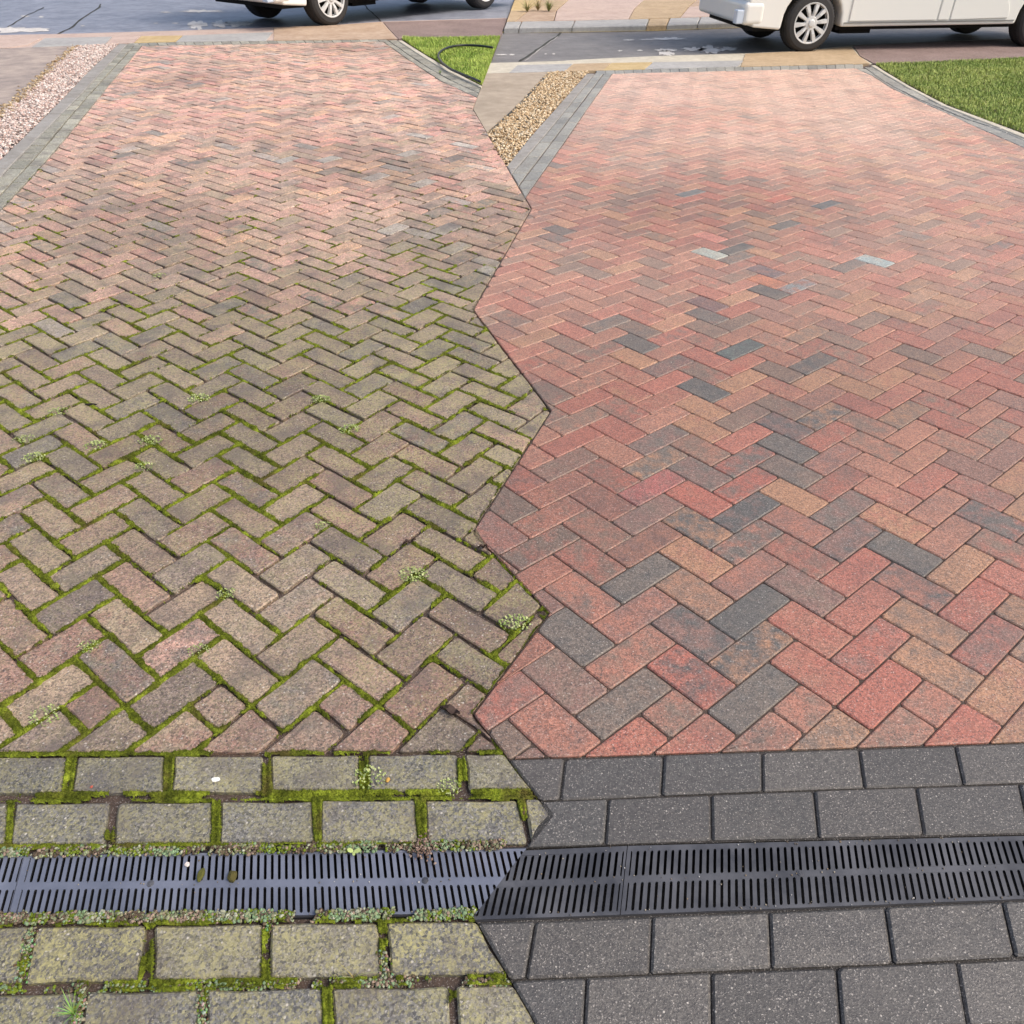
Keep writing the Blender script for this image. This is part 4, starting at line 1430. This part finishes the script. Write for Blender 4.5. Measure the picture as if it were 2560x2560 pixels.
blade_tuft('grass_tuft', 188, 2538, 22, 0.048, 0.0011, (0.22, 0.36, 0.08), 'bright green grass tuft in the front block joint near the lower left corner', 'grass')
blade_tuft('weed', 884, 2446, 9, 0.042, 0.0007, (0.30, 0.30, 0.12), 'spindly straw-coloured weed in the joint between front grey blocks', 'weed', 1.2)
blade_tuft('weed', 1100, 185, 14, 0.05, 0.004, (0.24, 0.32, 0.12), 'small green weed far up the mossy drive near its curved edge', 'weed', 1.2)
# seedling with two round leaves
p = at(885, 2134)
mb = MB()
for a, ln in ((2.8, 0.012), (0.2, 0.013), (-1.3, 0.008)):
    d = Vector((math.cos(a), math.sin(a), 0.25)); s = Vector((-math.sin(a), math.cos(a), 0))
    ring = []
    for i in range(10):
        t = 2 * math.pi * i / 10
        ring.append(Vector((0, 0, 0.006)) + d * (ln * 0.55 + ln * 0.5 * math.cos(t)) + s * ln * 0.34 * math.sin(t))
    V = ring + [r_ - Vector((0, 0, 0.0008)) for r_ in ring]
    mb.add(V, [tuple(range(10)), tuple(range(19, 9, -1))] + [(i, 10 + i, 10 + (i + 1) % 10, (i + 1) % 10) for i in range(10)], (0.38, 0.46, 0.16))
o = mb.build('seedling', M['leafy'])
o.location = (p.x, p.y, 0)
tag(o, 'tiny seedling with pale round leaves at the edge of the blue-grey drain', 'plant')
# grit lying on both grates
for f_, n_, xr, lb in ((uvL, 70, (0, 1180), 'tiny pale grit scattered over the blue-grey drain'), (uvR, 110, (1330, 2560), 'tiny grit and dry crumbs scattered over the dark drain')):
    P_, S_, C_ = [], [], []
    for _ in range(n_):
        q = at(*f_(random.uniform(*xr), random.choice((0.02, 0.49, random.random(), 0.97)) + random.gauss(0, 0.02)), 0)
        P_.append((q.x, q.y, -0.0025)); S_.append(random.uniform(0.0007, 0.0018))
        C_.append(random.choice([(0.30, 0.26, 0.20), (0.12, 0.10, 0.08), (0.45, 0.43, 0.40), (0.20, 0.15, 0.10)]))
    tag(scatter('grit', np.array(P_), np.array(S_), np.array(C_), M['crust']), lb, 'grit', kind='stuff')
# dried brown flower head hanging over the grate
P_, S_, C_ = [], [], []
g0 = at(1056, 2122)
for _ in range(120):
    P_.append((g0.x + random.gauss(0, 0.011), g0.y + random.gauss(0, 0.012), random.uniform(0, 0.009)))
    S_.append(random.uniform(0.0015, 0.003)); C_.append(random.choice([(0.20, 0.13, 0.10), (0.28, 0.21, 0.17), (0.12, 0.08, 0.06)]))
tag(scatter('dried_flower', np.array(P_), np.array(S_), np.array(C_), M['crust']), 'dry brown flower clump hanging over the upper edge of the blue-grey drain', 'plant')


# ------------------------------------------------------------------ lawns, gravel
def lawn(name, pxpoly, label, c1, c2, density, hmin, hmax, base):
    soil = slab(name + '_soil', pxpoly, -0.006, -0.12, M['soil'])
    soil.name = 'lawn_soil'
    tag(soil, 'dark soil under ' + label, 'soil', kind='structure')
    G = ground_poly(pxpoly)
    A = np.array(G)
    lo, hi = A.min(0), A.max(0)
    n = int(np.prod(hi - lo) * density)
    X = RNG.uniform(lo[0], hi[0], n); Y = RNG.uniform(lo[1], hi[1], n)
    k = in_poly(X, Y, G)
    X, Y = X[k], Y[k]
    n = len(X)
    t = fbm(X * 3.5, Y * 3.5, 77) * 0.65 + fbm(X * 22, Y * 22, 78) * 0.35
    h = RNG.uniform(hmin, hmax, n) * (0.65 + 0.8 * t)
    a = RNG.uniform(0, 6.283, n); ln = RNG.uniform(0.15, 0.9, n) * h
    wd = RNG.uniform(0.0018, 0.0036, n)
    dx, dy = np.cos(a), np.sin(a)
    P = np.c_[X, Y, np.full(n, -0.005)]
    s = np.c_[-dy * wd, dx * wd, np.zeros(n)]
    m_ = P + np.c_[dx * ln * 0.35, dy * ln * 0.35, h * 0.62]
    tp = P + np.c_[dx * ln, dy * ln, h]
    V = np.stack([P - s, P + s, m_ + s * 0.8, m_ - s * 0.8, tp], 1)
    F = np.concatenate([np.stack([np.arange(n) * 5 + i for i in f], 1) for f in ((0, 1, 2), (0, 2, 3), (3, 2, 4))])
    r = np.clip((t - 0.3) * 2.2 + RNG.normal(0, 0.22, n), 0, 1)[:, None]
    C = np.array(c1) * (1 - r) + np.array(c2) * r
    dry = RNG.random(n) < 0.06
    C[dry] = (0.30, 0.27, 0.11)
    o = link(name, np_mesh(name, V.reshape(-1, 3), F, np.repeat(C, 5, 0)), M['grass'])
    return tag(o, label, 'grass', kind='stuff')


lawn('grass', lz([(1004, 97), (1014, 95.5), (1103, 96), (1240, 93.5), (1330, 92), (1330, 262)] + [(x + 2, y - 1) for x, y in L_REDG[:0:-1]]),
     'bright green grass inside the curve of black hose', (0.22, 0.34, 0.045), (0.48, 0.58, 0.12), 12000, 0.018, 0.042, None)
lawn('grass', [(2188, 159.5), (2198, 160.5), (2377, 153.5), (2560, 144.5), (3300, 112)] + [(x + 2, y - 1) for x, y in R_REDG[:0:-1]],
     'mown olive green lawn beside the curved edge of the clean drive', (0.22, 0.31, 0.06), (0.46, 0.52, 0.14), 10000, 0.012, 0.034, None)


def gravel(name, pxpoly, label, pal, n_per, smin, smax):
    slab('gravel_bed', pxpoly, -0.018, -0.12, M['soil'])
    b = [o for o in COL.objects if o.name.startswith('gravel_bed')][-1]
    tag(b, 'soil bed under ' + label, 'soil', kind='structure')
    G = ground_poly(pxpoly)
    A = np.array(G); lo, hi = A.min(0), A.max(0)
    n = int(np.prod(hi - lo) * n_per)
    X = RNG.uniform(lo[0], hi[0], n); Y = RNG.uniform(lo[1], hi[1], n)
    k = in_poly(X, Y, G); X, Y = X[k], Y[k]; n = len(X)
    sz = RNG.uniform(smin, smax, n)
    P = np.c_[X, Y, RNG.uniform(-0.012, 0.004, n)]
    C = np.array(pal)[RNG.integers(0, len(pal), n)] * RNG.uniform(0.75, 1.2, (n, 1))
    return tag(scatter(name, P, sz, C, M['stone'], 0.65, 0.3), label, 'gravel', kind='stuff')


gl = clip(clip(clip_y([(-260, 90), (360, 90), (360, 560), (-260, 560)], L_B, 'below'), LSE, 'right'), L_EDG, 'left')
gravel('gravel', gl, 'pinkish white gravel strip beside the mossy side course',
       [(0.62, 0.50, 0.44), (0.52, 0.36, 0.30), (0.70, 0.64, 0.58), (0.44, 0.33, 0.28), (0.66, 0.56, 0.50), (0.30, 0.23, 0.20)], 5200, 0.0065, 0.0125)
grr = rz_(clip(clip(clip_y([(1120, 165), (1500, 165), (1500, 520), (1120, 520)], R_B, 'below'), RSE, 'right'), R_EDG, 'left'))
gravel('gravel', grr, 'yellow buff gravel strip beside the clean grey side course',
       [(0.52, 0.38, 0.22), (0.62, 0.48, 0.30), (0.40, 0.27, 0.14), (0.68, 0.58, 0.42), (0.34, 0.23, 0.12), (0.56, 0.42, 0.26)], 5200, 0.0065, 0.0125)
# dry leaf litter against the hardstanding edges
P_, S_, C_ = [], [], []
for _ in range(520):
    y = random.uniform(114, 300)
    x = cur(LSE, y) + random.gauss(-3, 6 if y < 210 else 10)
    q = at(x, y)
    P_.append((q.x, q.y, random.uniform(0, 0.012))); S_.append(random.uniform(0.006, 0.016))
    C_.append(random.choice([(0.42, 0.31, 0.18), (0.52, 0.42, 0.28), (0.32, 0.22, 0.12)]))
tag(scatter('leaf_litter', np.array(P_), np.array(S_), np.array(C_), M['crust'], 0.35, 0.4), 'dry ochre leaf litter along the edge of the worn hardstanding', 'leaf litter', kind='stuff')
sheet('dark_gap', [(1366, 185), (1299, 257), (1250, 303), (1227, 323), (1231, 323.5), (1256, 303.5), (1306, 258), (1371, 186)], 0.004, M['tar'], hs_r)

# dry plants on the far pavement
for i, (x, y) in enumerate(((1318, 30), (1345, 27), (1372, 29))):
    blade_tuft('dry_weed', x, y, 60, 0.22, 0.007, ((0.26, 0.24, 0.09), (0.34, 0.28, 0.12), (0.20, 0.22, 0.07))[i],
               ('left', 'middle', 'right')[i] + ' one of three dry weed tufts on the far pavement', 'weed', 1.4)['group'] = 'dry weeds on the far pavement'
    o = [q for q in COL.objects if q.name.startswith('dry_weed')][-1]
    p = at(x, y, 0.05); o.location = p


# ------------------------------------------------------------------ garden hose
def tube(name, pts, r, mat, parent=None, k=8):
    mb = MB()
    # Catmull-Rom through pts
    Q = []
    for i in range(len(pts) - 1):
        p0, p1, p2, p3 = pts[max(0, i - 1)], pts[i], pts[i + 1], pts[min(len(pts) - 1, i + 2)]
        for t in (0, .25, .5, .75):
            Q.append(0.5 * ((2 * p1) + (p2 - p0) * t + (2 * p0 - 5 * p1 + 4 * p2 - p3) * t * t + (3 * p1 - p0 - 3 * p2 + p3) * t ** 3))
    Q.append(pts[-1])
    V, F = [], []
    for i, q in enumerate(Q):
        d = (Q[min(i + 1, len(Q) - 1)] - Q[max(0, i - 1)]).normalized()
        s = d.cross(Vector((0, 0, 1))).normalized(); u = s.cross(d)
        V += [q + (s * math.cos(2 * math.pi * j / k) + u * math.sin(2 * math.pi * j / k)) * r for j in range(k)]
    for i in range(len(Q) - 1):
        for j in range(k):
            F.append((i * k + j, i * k + (j + 1) % k, (i + 1) * k + (j + 1) % k, (i + 1) * k + j))
    F += [tuple(range(k))[::-1], tuple(range((len(Q) - 1) * k, len(Q) * k))]
    mb.add(V, F)
    return mb.build(name, mat, parent, smooth=True)


HP = [(1232, 119), (1201, 114.5), (1168, 113), (1140, 114.5), (1117, 120), (1101, 129), (1096, 140), (1103, 154), (1114, 164), (1131, 175), (1159, 187), (1182, 196), (1200, 204)]
tag(tube('garden_hose', [at(x, y, 0.045) for x, y in HP], 0.0125, M['hose']), 'black garden hose curving in a loop over the bright green grass', 'hose')


# ------------------------------------------------------------------ the vans
def box(mb, x0, x1, y0, y1, z0, z1):
    V = [(x, y, z) for z in (z0, z1) for y in (y0, y1) for x in (x0, x1)]
    mb.add(V, [(0, 2, 3, 1), (4, 5, 7, 6), (0, 1, 5, 4), (2, 6, 7, 3), (0, 4, 6, 2), (1, 3, 7, 5)])


def bevel(o, wd, seg=2):
    b = o.modifiers.new('bevel', 'BEVEL')
    b.width, b.segments, b.limit_method, b.angle_limit = wd, seg, 'ANGLE', R(35)
    for p in o.data.polygons:
        p.use_smooth = False


def lathe(prof, k=40, axis_y=True):
    V, F = [], []
    for i in range(k):
        t = 2 * math.pi * i / k
        for r_, y in prof:
            V.append((r_ * math.cos(t), y, r_ * math.sin(t)))
    n = len(prof)
    for i in range(k):
        j = (i + 1) % k
        for q in range(n - 1):
            F.append((i * n + q, i * n + q + 1, j * n + q + 1, j * n + q))
    return V, F


RW, WID = 0.297, 1.62


def wheel(parent, x, y, face):
    wv = link('wheel', None, None, parent, (x, y, RW))
    wv.empty_display_size = 0.05
    mb = MB()
    V, F = lathe([(0.185, -0.02), (0.215, -0.035), (0.262, -0.03), (0.288, -0.012), (0.299, 0.02), (0.300, 0.10), (0.299, 0.17), (0.285, 0.20), (0.20, 0.20), (0.185, 0.18)], 48)
    V = [(a, b if face > 0 else 0.0 - b, c) for a, b, c in V]
    mb.add(V, F)
    # tread grooves
    for i in range(60):
        t = 2 * math.pi * (i + 0.5) / 60
        c, s = math.cos(t), math.sin(t)
        for y0 in (0.012, 0.125):
            Y = [y0 * face, (y0 + 0.045) * face]
            mb.add([((0.299 + d) * math.cos(t + e), yy, (0.299 + d) * math.sin(t + e)) for d in (0, 0.0055) for e in (-0.035, 0.035) for yy in Y],
                   [(0, 1, 5, 4), (2, 6, 7, 3), (0, 4, 6, 2), (1, 3, 7, 5), (4, 5, 7, 6)])
    ty = mb.build('tyre', M['rubber'], wv)
    mb = MB()
    V, F = lathe([(0.0, 0.05), (0.185, 0.05)], 32)
    mb.add([(a, b * face, c) for a, b, c in V], F)
    mb.build('rim', M['black'], wv)
    # hub cap: outer ring, ten spokes, centre boss
    mb = MB()
    V, F = lathe([(0.183, 0.004), (0.188, -0.018), (0.200, -0.036), (0.210, -0.036), (0.212, -0.02)], 48)
    mb.add([(a, b * face, c) for a, b, c in V], F)
    V, F = lathe([(0.0, -0.052), (0.03, -0.050), (0.040, -0.040), (0.043, -0.034), (0.066, -0.034), (0.074, -0.026), (0.08, 0.0)], 32)
    mb.add([(a, b * face, c) for a, b, c in V], F)
    for i in range(10):
        t = 2 * math.pi * i / 10 + 0.1
        u = Vector((math.cos(t), 0, math.sin(t))); s = Vector((-math.sin(t), 0, math.cos(t)))
        V = []
        for r_, wd, yy in ((0.06, 0.017, -0.030), (0.12, 0.0215, -0.040), (0.200, 0.030, -0.032)):
            for sg, dy in ((-1, 0.03), (-0.72, 0.0), (0.72, 0.0), (1, 0.03)):
                q = u * r_ + s * wd * sg
                V.append((q.x, (yy + dy) * face, q.z))
        F = []
        for a in range(2):
            for b in range(3):
                F.append((a * 4 + b, a * 4 + b + 1, a * 4 + 4 + b + 1, a * 4 + 4 + b))
        mb.add(V, F)
    mb.build('hubcap', M['hub'], wv, smooth=False)


def make_van(label, WB):
    root = empty('van', (0, 0, 0), 0, label, 'van', 'white vans parked on the road')
    zs = 0.255
    # side outline (x forward, z up) with two wheel arches
    P = [(-0.80, 0.45), (-0.80, 1.2), (-0.76, 1.80), (-0.64, 1.93), (WB - 0.9, 1.95), (WB - 0.55, 1.88), (WB + 0.15, 1.18), (WB + 0.6, 1.02), (WB + 0.82, 0.85), (WB + 0.86, 0.4), (WB + 0.78, zs)]

    def arch(cx):
        return [(cx + 0.365 * math.cos(t), 0.31 + 0.355 * math.sin(t)) for t in [math.pi * k / 14 for k in range(15)]]
    P += [(WB + 0.375, zs)] + arch(WB) + [(WB - 0.375, zs), (0.375, zs)] + arch(0) + [(-0.375, 0.235), (-0.72, 0.265)]
    P = P[::-1]
    n = len(P)
    mb = MB()
    V = [(x, 0.0, z) for x, z in P] + [(x, WID, z) for x, z in P]
    F = [tuple(range(n))[::-1], tuple(range(n, 2 * n))] + [(i, (i + 1) % n, n + (i + 1) % n, n + i) for i in range(n)]
    mb.add(V, F)
    body = mb.build('body', M['white_paint'], root)
    bevel(body, 0.022, 3)
    for yy, sg in ((0.0, -1), (WID, 1)):
        for x0, x1, rnd_ in ((0.46, WB * 0.522, 0), (WB * 0.53, WB * 0.575, 0), (WB * 0.583, WB - 0.50, 1)):
            z0, z1 = zs + 0.055, 0.62
            if rnd_:
                Q = [(x0, z0), (x1, z0 + 0.01)] + [(x1 - 0.30 * (1 - math.cos(t)) , z0 + 0.03 + 0.28 * math.sin(t)) for t in (0.1, 0.35, 0.7, 1.05, 1.4)] + [(x0, z0 + 0.32)]
            else:
                Q = [(x0, z0), (x1, z0), (x1, z1), (x0, z1)]
            k = len(Q)
            d = 0.014
            V = [(a, yy + sg * -0.004, b) for a, b in Q] + [(a, yy + sg * d, b) for a, b in Q]
            F = [tuple(range(k, 2 * k))] + [(i, (i + 1) % k, k + (i + 1) % k, k + i) for i in range(k)]
            mb = MB(); mb.add(V, F)
            o = mb.build('door_panel', M['white_paint'], root)
            bevel(o, 0.008, 2)
        mb = MB()
        box(mb, 0.40, WB - 0.40, yy + (0.004 if sg > 0 else -0.010), yy + (0.010 if sg > 0 else -0.004), zs + 0.035, zs + 0.046)
        mb.build('sill_trim', M['trim'], root)
        # windows high on the side
        mb = MB()
        box(mb, -0.65, WB * 0.5, yy + (0.002 if sg > 0 else -0.006), yy + (0.006 if sg > 0 else -0.002), 1.18, 1.72)
        mb.build('window', M['glass'], root)
        mb = MB()
        V = [(WB * 0.57, 1.15), (WB - 0.15, 1.15), (WB - 0.6, 1.72), (WB * 0.57, 1.72)]
        yo = yy + sg * 0.005
        mb.add([(a, yo, b) for a, b in V] + [(a, yo - sg * 0.012, b) for a, b in V], [(0, 1, 2, 3) if sg < 0 else (3, 2, 1, 0), (0, 4, 5, 1), (1, 5, 6, 2), (2, 6, 7, 3), (3, 7, 4, 0)])
        mb.build('window', M['glass'], root)
    mb = MB()
    box(mb, -0.70, -0.36, 0.06, WID - 0.06, 0.22, 0.30); box(mb, 0.36, WB - 0.36, 0.10, WID - 0.10, 0.215, zs - 0.002)
    box(mb, WB + 0.36, WB + 0.7, 0.08, WID - 0.08, 0.2, 0.28); box(mb, -0.34, 0.34, 0.24, WID - 0.24, 0.20, 0.66); box(mb, WB - 0.34, WB + 0.34, 0.24, WID - 0.24, 0.20, 0.66)
    box(mb, 0.45, 0.85, 0.16, 0.4, 0.17, 0.23)
    mb.build('underbody', M['black'], root)
    mb = MB()
    box(mb, -0.85, -0.60, -0.012, WID + 0.012, 0.285, 0.52)
    o = mb.build('rear_bumper', M['white_paint'], root); bevel(o, 0.05, 4)
    mb = MB()
    box(mb, -0.93, -0.84, 0.01, 0.12, 0.30, 0.44)
    o = mb.build('bumper_step', M['lamp'], root); bevel(o, 0.012, 2)
    mb = MB()
    box(mb, -0.81, -0.76, 0.02, 0.14, 0.85, 1.35); box(mb, -0.81, -0.76, WID - 0.14, WID - 0.02, 0.85, 1.35)
    mb.build('tail_light', M['red_lens'], root)
    mb = MB()
    box(mb, WB + 0.74, WB + 0.90, -0.01, WID + 0.01, 0.26, 0.5)
    o = mb.build('front_bumper', M['white_paint'], root); bevel(o, 0.05, 3)
    for a, b in ((0, 0.035), (WB, 0.035)):
        wheel(root, a, b, 1)
        wheel(root, a, WID - b, -1)
    return root


def copy_tree(o, parent=None):
    c = o.copy()
    COL.objects.link(c)
    if parent is not None:
        c.parent = parent
    for ch_ in list(o.children):
        copy_tree(ch_, c)
    return c


a_, b_ = at(2014, 131, -0.0), at(2585, 119, 0.0)
dv_ = (b_ - a_)
van = make_van('white panel van whose rear half and silver wheel show, parked behind the clean drive', dv_.length)
van.rotation_euler = (0, 0, math.atan2(dv_.y, dv_.x))
van.location = a_
van2 = make_van('white van of which only one silver wheel shows, parked behind the mossy drive', 2.85)
c_ = at(836, 64, 0.0)
van2.location = c_
e_ = at(1263, 16, 0.0)
van2.rotation_euler = (0, 0, math.atan2(e_.y - c_.y, e_.x - c_.x))
van2.scale = (1.15,) * 3
